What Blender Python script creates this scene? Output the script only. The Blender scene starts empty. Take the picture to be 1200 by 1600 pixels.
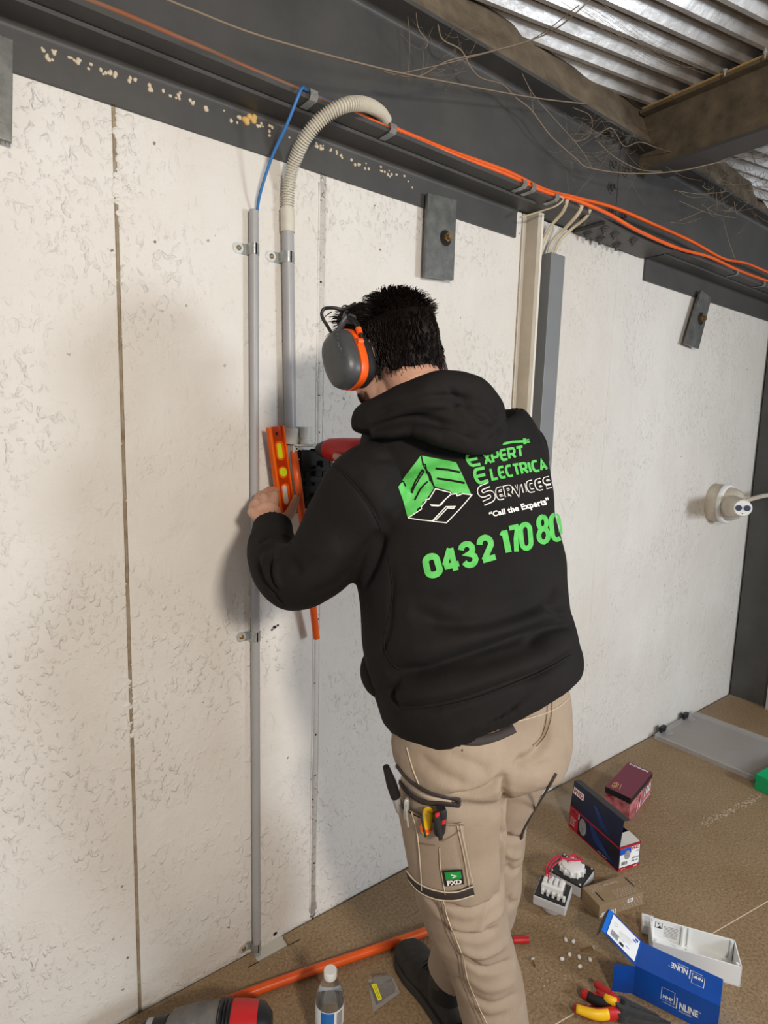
import bpy, bmesh, math, random
import numpy as np
from mathutils import Vector, Matrix, noise
from mathutils.bvhtree import BVHTree
random.seed(7); np.random.seed(7)
C = bpy.context.scene.collection
SC = bpy.context.scene
# ------------------------------------------------------------------ camera
F = 928.0
RW = np.array([[0.79766253, -0.05757661, 0.60034942],
               [-0.60242112, -0.12342227, 0.7885783],
               [0.02869282, -0.99068253, -0.13313469]])   # rows = world x,y,z seen in camera (right, down, forward)
EYE = Vector((0, 0, 1.5))
cam = bpy.data.cameras.new('camera'); camo = bpy.data.objects.new('camera', cam); C.objects.link(camo)
cam.sensor_fit = 'VERTICAL'; cam.sensor_height = 24; cam.lens = 24*F/1600; cam.clip_start = .02
m = Matrix.Identity(4)
for i in range(3):
    m[i][0] = RW[i][0]; m[i][1] = -RW[i][1]; m[i][2] = -RW[i][2]
m.translation = EYE
camo.matrix_world = m; SC.camera = camo
# ------------------------------------------------------------------ light
w = bpy.data.worlds.new('world'); SC.world = w; w.use_nodes = True
w.node_tree.nodes['Background'].inputs[0].default_value = (.93, .955, 1.0, 1)
w.node_tree.nodes['Background'].inputs[1].default_value = .70
def area(name, loc, target, size, power, col, sy=None):
    l = bpy.data.lights.new(name, 'AREA'); l.energy = power; l.color = col; l.size = size
    if sy: l.shape = 'RECTANGLE'; l.size_y = sy
    o = bpy.data.objects.new(name, l); C.objects.link(o); o.location = loc
    o.rotation_euler = (Vector(target)-Vector(loc)).to_track_quat('-Z', 'Y').to_euler()
    return o
area('work_light', (.08, -1.25, 2.08), (.8, 1.4, 1.0), .26, 49, (1.0, .91, .80))
area('daylight_opening', (2.7, -2.1, 1.6), (1.8, 1.2, .4), .60, 68, (.84, .92, 1.0), .60)
SC.view_settings.view_transform = 'Standard'; SC.view_settings.look = 'None'
SC.view_settings.exposure = 0.0; SC.view_settings.gamma = 1
SC.view_settings.use_curve_mapping = False
# ------------------------------------------------------------------ pixel helpers (a viewing ray meets a real plane)
def ray(px, py):
    v = RW @ np.array([px-600., py-800., F]); return Vector(v)
def PY(px, py, y): r = ray(px, py); return r*(y/r.y)+EYE
def PZ(px, py, z): r = ray(px, py); return r*((z-1.5)/r.z)+EYE
def PX(px, py, x): r = ray(px, py); return r*(x/r.x)+EYE
def mpp(p): return float(np.dot(RW.T[2], np.array(Vector(p)-EYE)))/F
# ------------------------------------------------------------------ materials
def mat(name, col, rough=.6, metal=0, bump=0, bscale=60, var=0, vscale=8, col2=None, spec=.5, alpha=1, trans=0, ior=1.45, sheen=0):
    M = bpy.data.materials.new(name); M.use_nodes = True; nt = M.node_tree; N = nt.nodes; L = nt.links
    b = N['Principled BSDF']
    b.inputs['Base Color'].default_value = (*col, 1); b.inputs['Roughness'].default_value = rough
    b.inputs['Metallic'].default_value = metal; b.inputs['Specular IOR Level'].default_value = spec
    b.inputs['Alpha'].default_value = alpha; b.inputs['Transmission Weight'].default_value = trans; b.inputs['IOR'].default_value = ior
    if sheen: b.inputs['Sheen Weight'].default_value = sheen
    tc = N.new('ShaderNodeTexCoord')
    if var or col2:
        n = N.new('ShaderNodeTexNoise'); n.inputs['Scale'].default_value = vscale; n.inputs['Detail'].default_value = 6; n.inputs['Roughness'].default_value = .65
        L.new(tc.outputs['Object'], n.inputs['Vector'])
        r = N.new('ShaderNodeValToRGB'); r.color_ramp.elements[0].position = .3; r.color_ramp.elements[1].position = .7
        c2 = col2 or tuple(min(1, c*(1+var)) for c in col); c1 = col if col2 else tuple(c*(1-var) for c in col)
        r.color_ramp.elements[0].color = (*c1, 1); r.color_ramp.elements[1].color = (*c2, 1)
        L.new(n.outputs['Fac'], r.inputs['Fac']); L.new(r.outputs['Color'], b.inputs['Base Color'])
    if bump:
        n = N.new('ShaderNodeTexNoise'); n.inputs['Scale'].default_value = bscale; n.inputs['Detail'].default_value = 5
        L.new(tc.outputs['Object'], n.inputs['Vector'])
        bp = N.new('ShaderNodeBump'); bp.inputs['Strength'].default_value = 1; bp.inputs['Distance'].default_value = bump
        L.new(n.outputs['Fac'], bp.inputs['Height']); L.new(bp.outputs['Normal'], b.inputs['Normal'])
    return M
M = {}
M['steel'] = mat('grey_painted_steel', (.052, .051, .050), .48, 0, .0004, 40, col2=(.078, .074, .069), vscale=5)
M['steel_rust'] = mat('rusty_brown_steel', (.06, .045, .028), .8, 0, .001, 60, col2=(.15, .115, .07), vscale=14)
M['galv'] = mat('galvanised_plate', (.10, .102, .097), .42, .45, .0004, 90, col2=(.21, .212, .20), vscale=22)
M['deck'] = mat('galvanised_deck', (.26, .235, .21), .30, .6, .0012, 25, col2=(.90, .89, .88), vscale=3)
M['deck_dirt_shade'] = mat('dusty_shaded_deck', (.09, .07, .05), .7, .2, .001, 30, col2=(.17, .14, .105), vscale=12)  # brown dust, with the shade of faces turned away put into its colour
M['zinc'] = mat('zinc_bright', (.72, .74, .72), .30, .6, .0002, 200, var=.15, vscale=80)
M['brass'] = mat('yellow_zinc_bolt', (.30, .20, .09), .45, .8)
M['pipe'] = mat('grey_pvc_pipe', (.36, .35, .35), .38, var=.05)
M['drill_grey'] = mat('dusty_grey_casing', (.085, .080, .074), .6, col2=(.19, .18, .165), vscale=16)
M['duct'] = mat('grey_pvc_duct', (.20, .205, .21), .42, var=.05)
M['cream_pvc'] = mat('cream_flexible_conduit', (.58, .54, .45), .5, var=.07, vscale=30)
M['fitting'] = mat('pale_grey_fitting', (.60, .58, .53), .45)
M['blue_wire'] = mat('blue_cable', (.035, .16, .42), .45)
M['orange_wire'] = mat('orange_cable', (.90, .14, .015), .42, col2=(.72, .10, .015), vscale=9)
M['orange_pipe'] = mat('orange_conduit', (.88, .13, .01), .35, col2=(.66, .075, .01), vscale=6)
M['dusty_orange'] = mat('dusty_orange_cable', (.28, .085, .035), .8, col2=(.18, .12, .08), vscale=20)
M['white_cable'] = mat('dusty_white_cable', (.42, .34, .22), .6, col2=(.62, .53, .38), vscale=30)
M['web'] = mat('dusty_cobweb', (.22, .17, .12), .95)
M['foam'] = mat('cream_foam', (.62, .52, .38), .8, bump=.002, bscale=200)
M['foam_y'] = mat('yellow_foam', (.62, .40, .14), .8, bump=.002, bscale=200)
M['slab'] = mat('brown_concrete', (.085, .062, .040), .95, bump=.006, bscale=22, col2=(.21, .165, .11), vscale=9)
M['joint'] = mat('brown_joint_filler', (.20, .145, .085), .9, bump=.002, bscale=80, col2=(.38, .31, .22), vscale=25)
M['batten'] = mat('beige_batten', (.42, .36, .27), .7, col2=(.52, .46, .37), vscale=10)
M['batten_w'] = mat('cream_batten_edge', (.72, .68, .60), .6)
M['shade'] = mat('dark_gap', (.012, .011, .010), .9)
M['black'] = mat('black_plastic', (.012, .012, .013), .42)
M['blackmatte'] = mat('black_rubber', (.010, .010, .010), .75)
M['cup'] = mat('dark_grey_cup', (.050, .052, .054), .40, bump=.0002, bscale=200, var=.18, vscale=20)
M['orange_pl'] = mat('orange_plastic', (.85, .10, .008), .40)
M['orange_level'] = mat('orange_anodised', (.95, .15, .004), .25, .25)
M['orange_dark'] = mat('orange_anodised_web', (.50, .045, .003), .30, .35)
M['lime'] = mat('lime_vial', (.55, .62, .02), .15)
M['red'] = mat('red_plastic', (.50, .016, .018), .38)
M['yellow'] = mat('yellow_plastic', (.85, .50, .01), .38)
M['white'] = mat('white_plastic', (.78, .78, .76), .38)
M['white_p'] = mat('white_paper', (.82, .83, .84), .6)
M['grey_pl'] = mat('light_grey_housing', (.55, .555, .56), .42)
M['grey_enc'] = mat('pale_grey_enclosure', (.80, .81, .80), .42)
M['flash'] = mat('blue_flash_print', (.008, .05, .20), .4, col2=(.006, .02, .09), vscale=14)
M['cam_cream'] = mat('cream_camera_plastic', (.62, .58, .50), .42, col2=(.46, .38, .27), vscale=9)
M['lens'] = mat('dark_lens', (.04, .05, .09), .1)
M['silver'] = mat('silver_marker', (.60, .60, .62), .3, .5)
M['clear'] = mat('clear_plastic', (.93, .95, .96), .06, trans=.97, ior=1.12)
M['frost'] = mat('frosted_plastic', (.60, .60, .61), .28, alpha=.26)
M['water'] = mat('water', (.95, .98, 1), .02, trans=1, ior=1.33)
M['label_blue'] = mat('blue_label', (.02, .16, .48), .4)
M['yellow_lab'] = mat('yellow_label', (.95, .86, .01), .5)
M['card_blue'] = mat('blue_card', (.003, .045, .27), .38, col2=(.004, .080, .42), vscale=4)
M['card_blue_in'] = mat('blue_card_bright', (.008, .15, .62), .45)
M['card_white'] = mat('card_inside', (.62, .60, .56), .8)
M['card_black'] = mat('black_card', (.012, .013, .014), .45)
M['card_navy'] = mat('navy_card', (.005, .006, .012), .35, col2=(.006, .016, .075), vscale=7)
M['card_red'] = mat('red_card', (.42, .010, .02), .42)
M['card_maroon'] = mat('maroon_card', (.16, .016, .045), .45)
M['card_pink'] = mat('pink_red_print', (.20, .008, .015), .45, col2=(.70, .26, .28), vscale=24)
M['kraft'] = mat('kraft_card', (.27, .185, .105), .85, var=.08, vscale=40)
M['kraft_print'] = mat('pale_print_on_kraft', (.50, .40, .30), .8)
M['green'] = mat('green_plastic', (.008, .33, .12), .4)
M['print_blue'] = mat('blue_print', (.01, .08, .5), .5)
M['photo_grey'] = mat('printed_grey', (.36, .36, .37), .5, col2=(.18, .18, .19), vscale=60)
M['wire_red'] = mat('red_wire', (.55, .01, .05), .4)
M['wood_end'] = mat('board_edge', (.40, .27, .17), .9)
M['skin'] = mat('skin', (.46, .245, .165), .55, bump=.0006, bscale=160, col2=(.56, .32, .225), vscale=12)
M['beard'] = mat('beard_stubble', (.20, .105, .06), .8, bump=.001, bscale=400)
M['hair'] = mat('dark_brown_hair', (.0055, .0028, .0020), .55, spec=.18)
M['hoodie'] = mat('black_fleece', (.0075, .0066, .0064), .85, bump=.0005, bscale=700, col2=(.0125, .0108, .0103), vscale=5, spec=.22)
M['trouser'] = mat('khaki_canvas', (.285, .217, .157), .88, bump=.0006, bscale=500, col2=(.36, .282, .212), vscale=6, spec=.2)
M['tr_in'] = mat('khaki_light', (.52, .42, .33), .85)
M['stitch'] = mat('cream_stitch', (.56, .46, .33), .85)
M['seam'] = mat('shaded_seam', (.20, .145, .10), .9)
M['trim'] = mat('charcoal_trim', (.035, .026, .024), .8)
M['shoe'] = mat('dark_suede', (.022, .020, .017), .85, bump=.001, bscale=120, col2=(.045, .040, .032), vscale=10)
M['sole'] = mat('dark_sole', (.035, .033, .028), .7)
M['p_green'] = mat('green_print', (.065, .40, .065), .6, col2=(.10, .53, .10), vscale=60)
M['p_white'] = mat('white_print', (.80, .78, .72), .7)
M['badge_green'] = mat('badge_green', (.01, .27, .05), .6)
# wall paint: cream with tone patches at random, trowel marks and pits
def wall_mat():
    Mt = bpy.data.materials.new('painted_rough_panel'); Mt.use_nodes = True; nt = Mt.node_tree; N = nt.nodes; L = nt.links
    b = N['Principled BSDF']; b.inputs['Roughness'].default_value = .70
    tc = N.new('ShaderNodeTexCoord')
    def nz(scale, det=5, rough=.6, dist=0, sx=(1, 1, 1)):
        mp = N.new('ShaderNodeMapping'); mp.inputs['Scale'].default_value = sx; L.new(tc.outputs['Object'], mp.inputs['Vector'])
        n = N.new('ShaderNodeTexNoise'); n.inputs['Scale'].default_value = scale; n.inputs['Detail'].default_value = det
        n.inputs['Roughness'].default_value = rough; n.inputs['Distortion'].default_value = dist; L.new(mp.outputs[0], n.inputs['Vector']); return n.outputs['Fac']
    def mr(src, a, b_, c=0, d=1):
        r = N.new('ShaderNodeMapRange'); r.inputs[1].default_value = a; r.inputs[2].default_value = b_; r.inputs[3].default_value = c; r.inputs[4].default_value = d
        L.new(src, r.inputs[0]); return r.outputs[0]
    def mth(op, a, b_):
        r = N.new('ShaderNodeMath'); r.operation = op
        for i, s in enumerate((a, b_)):
            if isinstance(s, (int, float)): r.inputs[i].default_value = s
            else: L.new(s, r.inputs[i])
        return r.outputs[0]
    def mix(fac, a, b_):
        r = N.new('ShaderNodeMix'); r.data_type = 'RGBA'
        if isinstance(fac, (int, float)): r.inputs[0].default_value = fac
        else: L.new(fac, r.inputs[0])
        for i, s in ((6, a), (7, b_)):
            if isinstance(s, tuple): r.inputs[i].default_value = (*s, 1)
            else: L.new(s, r.inputs[i])
        return r.outputs[2]
    # splats: ridged thin marks where two noises cross, masked in patches
    fine = nz(62, 2.5, .55, .6, (1, 1, .7)); splat = mr(fine, .54, .72)
    patch = mr(nz(3.2, 3, .6), .42, .60)
    splat = mth('MULTIPLY', splat, patch)
    coarse = nz(11, 4, .6, .4)
    grain = nz(160, 3, .6)
    vor = N.new('ShaderNodeTexVoronoi'); vor.inputs['Scale'].default_value = 17; L.new(tc.outputs['Object'], vor.inputs['Vector'])
    vor.inputs['Randomness'].default_value = 1
    vs = mth('ADD', vor.outputs['Distance'], mr(nz(120, 2), .3, .7, -.05, .05))
    pit = mr(vs, .032, .048, 1, 0)
    pit = mth('MULTIPLY', pit, mr(nz(2.4, 2), .46, .55))
    scr = mr(nz(34, 2, .5, 2.5, (1, 1, .35)), .695, .72)
    h = mth('ADD', mth('MULTIPLY', splat, .0038), mth('MULTIPLY', coarse, .0065))
    h = mth('ADD', h, mth('MULTIPLY', grain, .0005))
    h = mth('SUBTRACT', h, mth('MULTIPLY', pit, .003))
    bp = N.new('ShaderNodeBump'); bp.inputs['Distance'].default_value = 1; bp.inputs['Strength'].default_value = .85
    L.new(h, bp.inputs['Height']); L.new(bp.outputs['Normal'], b.inputs['Normal'])
    tone = mix(mr(nz(1.3, 4, .6), .35, .65), (.655, .615, .56), (.735, .705, .66))
    tone = mix(mr(nz(5, 5, .7, 0, (1, 1, .35)), .42, .72, 0, .35), tone, (.60, .55, .48))
    tone = mix(mth('MULTIPLY', pit, .85), tone, (.12, .10, .085))
    tone = mix(mth('MULTIPLY', scr, .12), tone, (.22, .19, .16))
    L.new(tone, b.inputs['Base Color'])
    return Mt
M['wall'] = wall_mat()
def floor_mat():
    Mt = bpy.data.materials.new('particle_board'); Mt.use_nodes = True; nt = Mt.node_tree; N = nt.nodes; L = nt.links
    b = N['Principled BSDF']; b.inputs['Roughness'].default_value = .55; b.inputs['Specular IOR Level'].default_value = .35
    tc = N.new('ShaderNodeTexCoord')
    def nz(scale, det, lo, hi, s=(1, 1, 1)):
        mp = N.new('ShaderNodeMapping'); mp.inputs['Scale'].default_value = s; L.new(tc.outputs['Object'], mp.inputs['Vector'])
        n = N.new('ShaderNodeTexNoise'); n.inputs['Scale'].default_value = scale; n.inputs['Detail'].default_value = det; n.inputs['Roughness'].default_value = .7
        L.new(mp.outputs[0], n.inputs['Vector'])
        r = N.new('ShaderNodeMapRange'); r.inputs[1].default_value = lo; r.inputs[2].default_value = hi; L.new(n.outputs['Fac'], r.inputs[0]); return n.outputs['Fac'], r.outputs[0]
    def mix(fac, a, b_):
        r = N.new('ShaderNodeMix'); r.data_type = 'RGBA'; L.new(fac, r.inputs[0])
        for i, s in ((6, a), (7, b_)):
            if isinstance(s, tuple): r.inputs[i].default_value = (*s, 1)
            else: L.new(s, r.inputs[i])
        return r.outputs[2]
    g, gm = nz(120, 4, .3, .7); f, fm = nz(2.2, 4, .35, .7); d, dm = nz(1.1, 6, .56, .68); s, sm = nz(230, 2, .70, .74)
    c = mix(gm, (.145, .088, .042), (.36, .245, .135)); c = mix(fm, c, mix(gm, (.20, .130, .068), (.41, .295, .175)))
    c = mix(dm, c, (.30, .245, .18)); c = mix(sm, c, (.50, .44, .36))
    L.new(c, b.inputs['Base Color'])
    bp = N.new('ShaderNodeBump'); bp.inputs['Distance'].default_value = .0020; L.new(g, bp.inputs['Height']); L.new(bp.outputs['Normal'], b.inputs['Normal'])
    return Mt
M['floor'] = floor_mat()
# ------------------------------------------------------------------ mesh helpers
def tag(o, label=None, cat=None, group=None, kind=None):
    if label: o['label'] = label
    if cat: o['category'] = cat
    if group: o['group'] = group
    if kind: o['kind'] = kind
    return o
def empty(name, loc, label=None, cat=None, group=None, kind=None):
    o = bpy.data.objects.new(name, None); C.objects.link(o); o.location = loc; o.empty_display_size = .05
    bpy.context.view_layer.update()
    return tag(o, label, cat, group, kind)
def obj(name, bm, mt, parent=None, smooth=False, bev=0):
    me = bpy.data.meshes.new(name)
    if bev:
        bmesh.ops.remove_doubles(bm, verts=bm.verts, dist=1e-6)
        es = [e for e in bm.edges if len(e.link_faces) == 2 and e.calc_face_angle(0) > .6]
        bmesh.ops.bevel(bm, geom=es, offset=bev, segments=2, affect='EDGES', profile=.6)
    bmesh.ops.recalc_face_normals(bm, faces=bm.faces)
    bm.to_mesh(me); bm.free()
    for mm in (mt if isinstance(mt, (list, tuple)) else [mt]): me.materials.append(mm)
    o = bpy.data.objects.new(name, me); C.objects.link(o)
    if smooth:
        for p in me.polygons: p.use_smooth = True
        if smooth == 'auto':
            for p in me.polygons: p.use_smooth = True
            me.set_sharp_from_angle(angle=math.radians(38))
    if parent:
        o.parent = parent
        if parent.type == 'EMPTY': o.matrix_parent_inverse = Matrix.Translation(parent.location).inverted()
    return o
def N_(): return bmesh.new()
def box(bm, c, s, R=None, mi=0):
    """axis box: centre c, full size s, optional 3x3 rotation"""
    vs = []
    for dx in (-.5, .5):
        for dy in (-.5, .5):
            for dz in (-.5, .5):
                v = Vector((dx*s[0], dy*s[1], dz*s[2]))
                if R is not None: v = R @ v
                vs.append(bm.verts.new(Vector(c)+v))
    for f in ((0, 1, 3, 2), (4, 6, 7, 5), (0, 4, 5, 1), (2, 3, 7, 6), (0, 2, 6, 4), (1, 5, 7, 3)):
        bm.faces.new([vs[i] for i in f]).material_index = mi
    return vs
def bx2(bm, a, b): return box(bm, [(a[i]+b[i])/2 for i in range(3)], [abs(b[i]-a[i]) for i in range(3)])
def hexa(bm, o, ux, uy, uz):
    o, ux, uy, uz = map(Vector, (o, ux, uy, uz))
    vs = [bm.verts.new(o+ux*i+uy*j+uz*k) for i in (0, 1) for j in (0, 1) for k in (0, 1)]
    for f in ((0, 1, 3, 2), (4, 6, 7, 5), (0, 4, 5, 1), (2, 3, 7, 6), (0, 2, 6, 4), (1, 5, 7, 3)): bm.faces.new([vs[i] for i in f])
def smoothpts(pts, sub=8):
    pts = [Vector(p) for p in pts]
    if len(pts) < 3: return [pts[0].lerp(pts[-1], t/sub) for t in range(sub+1)]
    out = []; P = [pts[0]*2-pts[1]]+pts+[pts[-1]*2-pts[-2]]
    for i in range(1, len(P)-2):
        a, b, c, d = P[i-1:i+3]
        for k in range(sub):
            t = k/sub
            out.append(.5*((2*b)+(c-a)*t+(2*a-5*b+4*c-d)*t*t+(3*b-a-3*c+d)*t**3))
    out.append(pts[-1]); return out
def frames(pts, up=None):
    T = [(pts[min(i+1, len(pts)-1)]-pts[max(i-1, 0)]).normalized() for i in range(len(pts))]
    u = Vector(up) if up is not None else (Vector((0, 0, 1)) if abs(T[0].z) < .9 else Vector((1, 0, 0)))
    out = []
    for t in T:
        u = u-t*u.dot(t)
        if u.length < 1e-6: u = t.orthogonal()
        u.normalize(); out.append((u.copy(), t.cross(u)))
    return out
def tube(bm, pts, r, n=10, smooth=0, up=None, cap=True):
    """r: number, list, or list of (ra,rb); closed ends"""
    pts = [Vector(p) for p in pts]
    if smooth:
        k = len(pts)
        if not isinstance(r, (int, float)):
            rr = [q if isinstance(q, (tuple, list)) else (q, q) for q in r]; R3 = smoothpts([(a, b, 0) for a, b in rr], smooth); r = [(max(v.x, 1e-5), max(v.y, 1e-5)) for v in R3]
        pts = smoothpts(pts, smooth)
        if not isinstance(r, (int, float)) and len(r) != len(pts): r = r[:len(pts)]
    fr = frames(pts, up); rings = []
    for i, p in enumerate(pts):
        q = r if isinstance(r, (int, float)) else r[i]
        a, b = q if isinstance(q, (tuple, list)) else (q, q)
        u, v = fr[i]
        rings.append([bm.verts.new(p+u*math.cos(2*math.pi*k/n)*a+v*math.sin(2*math.pi*k/n)*b) for k in range(n)])
    for i in range(len(rings)-1):
        for k in range(n):
            bm.faces.new((rings[i][k], rings[i][(k+1) % n], rings[i+1][(k+1) % n], rings[i+1][k]))
    if cap:
        bm.faces.new(rings[0][::-1]); bm.faces.new(rings[-1])
    return rings
def cyl(bm, a, b, r, n=20, r2=None):
    a, b = Vector(a), Vector(b); tube(bm, [a, b], [r, r if r2 is None else r2], n)
def lathe(bm, base, axis, prof, n=32):
    """prof: list of (distance along axis, radius)"""
    base, ax = Vector(base), Vector(axis).normalized(); u = ax.orthogonal().normalized(); v = ax.cross(u); rings = []
    for d, r in prof:
        rings.append([bm.verts.new(base+ax*d+(u*math.cos(2*math.pi*k/n)+v*math.sin(2*math.pi*k/n))*max(r, 1e-5)) for k in range(n)])
    for i in range(len(rings)-1):
        for k in range(n): bm.faces.new((rings[i][k], rings[i][(k+1) % n], rings[i+1][(k+1) % n], rings[i+1][k]))
    bm.faces.new(rings[0][::-1]); bm.faces.new(rings[-1])
def ellip(bm, c, r, R=None, n=20):
    res = bmesh.ops.create_uvsphere(bm, u_segments=n, v_segments=max(6, n*2//3), radius=1)
    for v in res['verts']:
        p = Vector((v.co.x*r[0], v.co.y*r[1], v.co.z*r[2]))
        if R is not None: p = R @ p
        v.co = p+Vector(c)
def prism(bm, pts, d):
    """closed polygon of 3-D points pushed along d"""
    a = [bm.verts.new(Vector(p)) for p in pts]; b = [bm.verts.new(Vector(p)+Vector(d)) for p in pts]
    bm.faces.new(a); bm.faces.new(b[::-1]); n = len(a)
    for i in range(n): bm.faces.new((a[i], b[i], b[(i+1) % n], a[(i+1) % n]))
def plate(bm, quad, th):
    """quad of four 3-D points, thickness th along its normal (both sides)"""
    q = [Vector(p) for p in quad]; n = (q[1]-q[0]).cross(q[3]-q[0]).normalized()
    prism(bm, [p-n*th/2 for p in q], n*th)
def axes(z, x=None):
    z = Vector(z).normalized(); x = Vector(x) if x is not None else z.orthogonal(); x = (x-z*x.dot(z)).normalized(); y = z.cross(x)
    return Matrix((x, y, z)).transposed()
# ---- flat print: text and shapes as thin geometry laid on a surface
def text2d(s, bold=0, spacing=1.0):
    cu = bpy.data.curves.new('t', 'FONT'); cu.body = s; cu.offset = bold; cu.space_character = spacing; cu.resolution_u = 3; cu.fill_mode = 'FRONT'
    o = bpy.data.objects.new('t', cu); C.objects.link(o); bpy.context.view_layer.update()
    me = bpy.data.meshes.new_from_object(o.evaluated_get(bpy.context.evaluated_depsgraph_get()))
    v = np.array([p.co[:2] for p in me.vertices]); f = [tuple(p.vertices) for p in me.polygons]
    bpy.data.objects.remove(o); bpy.data.curves.remove(cu); bpy.data.meshes.remove(me)
    if len(v) == 0: return v, f
    lo, hi = v.min(0), v.max(0); v = (v-lo)/(hi-lo); return v, f
def flat(bm, verts, faces, fn, maxlen=None):
    """verts 2-D -> fn(u,v) -> 3-D; long edges are split first"""
    t = bmesh.new(); vs = [t.verts.new((a, b, 0)) for a, b in verts]
    for f in faces:
        try: t.faces.new([vs[i] for i in f])
        except ValueError: pass
    if maxlen:
        bmesh.ops.triangulate(t, faces=t.faces)
        for _ in range(6):
            e = [e for e in t.edges if e.calc_length() > maxlen]
            if not e: break
            bmesh.ops.subdivide_edges(t, edges=e, cuts=1); bmesh.ops.triangulate(t, faces=[f for f in t.faces if len(f.verts) > 3])
    mp = {}
    for v in t.verts: mp[v.index if False else v] = bm.verts.new(fn(v.co.x, v.co.y))
    for f in t.faces:
        try: bm.faces.new([mp[v] for v in f.verts])
        except ValueError: pass
    t.free()
def strokes2d(lines, wd, close=False):
    """polylines -> mitred strips"""
    V, Fc = [], []
    for ln in lines:
        p = [np.array(q, float) for q in ln]; cl = len(p) > 2 and np.allclose(p[0], p[-1]); n = len(p); b = len(V)
        for i in range(n):
            if cl and i in (0, n-1): a, c = p[n-2], p[1]; o = p[0]
            else: a, c, o = p[max(i-1, 0)], p[min(i+1, n-1)], p[i]
            d1 = (o-a) if not np.allclose(o, a) else (c-o); d2 = (c-o) if not np.allclose(o, c) else d1
            d1 = d1/np.linalg.norm(d1); d2 = d2/np.linalg.norm(d2); nn = np.array([-(d1+d2)[1], (d1+d2)[0]])
            nn = nn/(np.linalg.norm(nn)+1e-9); k = min(1/max(.35, nn @ np.array([-d1[1], d1[0]])), 2)
            V += [o+nn*wd/2*k, o-nn*wd/2*k]
        for i in range(n-1): Fc.append((b+2*i, b+2*i+1, b+2*i+3, b+2*i+2))
    return V, Fc
def bil(q):
    """bilinear map of the unit square to four corners bl, br, tr, tl (any dimension)"""
    q = [np.array(p, float) for p in q]
    return lambda u, v: q[0]*(1-u)*(1-v)+q[1]*u*(1-v)+q[2]*u*v+q[3]*(1-u)*v
def face_fn(bl, br, tl, off=.0007, flip=1):
    bl, br, tl = Vector(bl), Vector(br), Vector(tl); n = (br-bl).cross(tl-bl).normalized()*off*flip
    return lambda u, v: bl+(br-bl)*u+(tl-bl)*v+n
def rect(a, b, c, d): return [(a, b), (c, b), (c, d), (a, d)], [(0, 1, 2, 3)]
def put(name, mt, parent, fn, items, maxlen=None):
    """items: list of (verts, faces, (u0,v0,u1,v1) or None)"""
    bm = N_()
    for it in items:
        v, f = it[0], it[1]; w_ = it[2] if len(it) > 2 else None
        if w_: v = [(w_[0]+a*(w_[2]-w_[0]), w_[1]+b*(w_[3]-w_[1])) for a, b in v]
        flat(bm, v, f, fn, maxlen)
    return obj(name, bm, mt, parent)
# ---- organic shapes
def remesh(o, vox, it=3, fac=.5):
    md = o.modifiers.new('r', 'REMESH'); md.mode = 'VOXEL'; md.voxel_size = vox
    if it: s = o.modifiers.new('s', 'SMOOTH'); s.iterations = it; s.factor = fac
    bpy.context.view_layer.update()
    me = bpy.data.meshes.new_from_object(o.evaluated_get(bpy.context.evaluated_depsgraph_get()))
    o.modifiers.clear(); old = o.data; o.data = me; bpy.data.meshes.remove(old)
    for p in me.polygons: p.use_smooth = True
    if not me.materials: pass
    return o
def bvh(o):
    me = o.data; mw = o.matrix_parent_inverse if o.parent else Matrix.Identity(4)
    return BVHTree.FromPolygons([v.co.copy() for v in me.vertices], [tuple(p.vertices) for p in me.polygons])
def hit(bv, px, py, off=0):
    d = ray(px, py).normalized(); r = bv.ray_cast(EYE, d)
    if r[0] is None: return None
    n = r[1]; n = -n if n.dot(d) > 0 else n
    return r[0]+n*off, n
def creases(o, strokes, bumpy=0, bs=9):
    """strokes: (pixel polyline, amplitude m, width m); negative = valley. Real displacement of the surface."""
    bv = bvh(o); me = o.data; n = len(me.vertices)
    co = np.empty(n*3); me.vertices.foreach_get('co', co); co = co.reshape(-1, 3)
    no = np.empty(n*3); me.vertices.foreach_get('normal', no); no = no.reshape(-1, 3)
    D = np.zeros(n)
    for ln, amp, wd in strokes:
        L2 = smoothpts([(a, b, 0) for a, b in ln], 6); pts = [hit(bv, p.x, p.y) for p in L2]; pts = [np.array(p[0]) for p in pts if p]
        if len(pts) < 2: continue
        best = np.full(n, 1e9); bt = np.zeros(n)
        lo = np.min(pts, 0)-3*wd; hi = np.max(pts, 0)+3*wd
        idx = np.where(np.all((co > lo) & (co < hi), 1))[0]
        if len(idx) == 0: continue
        cc = co[idx]; bd = np.full(len(idx), 1e9); bb = np.zeros(len(idx)); tot = len(pts)-1
        for k in range(tot):
            a, b = pts[k], pts[k+1]; ab = b-a; l2 = ab @ ab
            if l2 < 1e-10 or l2 > .01: continue
            t = np.clip(((cc-a) @ ab)/l2, 0, 1); d = np.linalg.norm(cc-a-t[:, None]*ab, axis=1)
            m_ = d < bd; bd[m_] = d[m_]; bb[m_] = (k+t[m_])/tot
        fade = np.clip(np.minimum(bb, 1-bb)*5, 0, 1)**.7
        D[idx] += amp*np.exp(-(bd/wd)**2)*np.where(bd < 3*wd, 1, 0)*fade
    if bumpy:
        for i in range(n):
            D[i] += bumpy*noise.fractal(Vector(co[i]*bs), 1.0, 2.0, 2)
    co = co+no*(D*1.3)[:, None]; me.vertices.foreach_set('co', co.ravel()); me.update()
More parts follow.
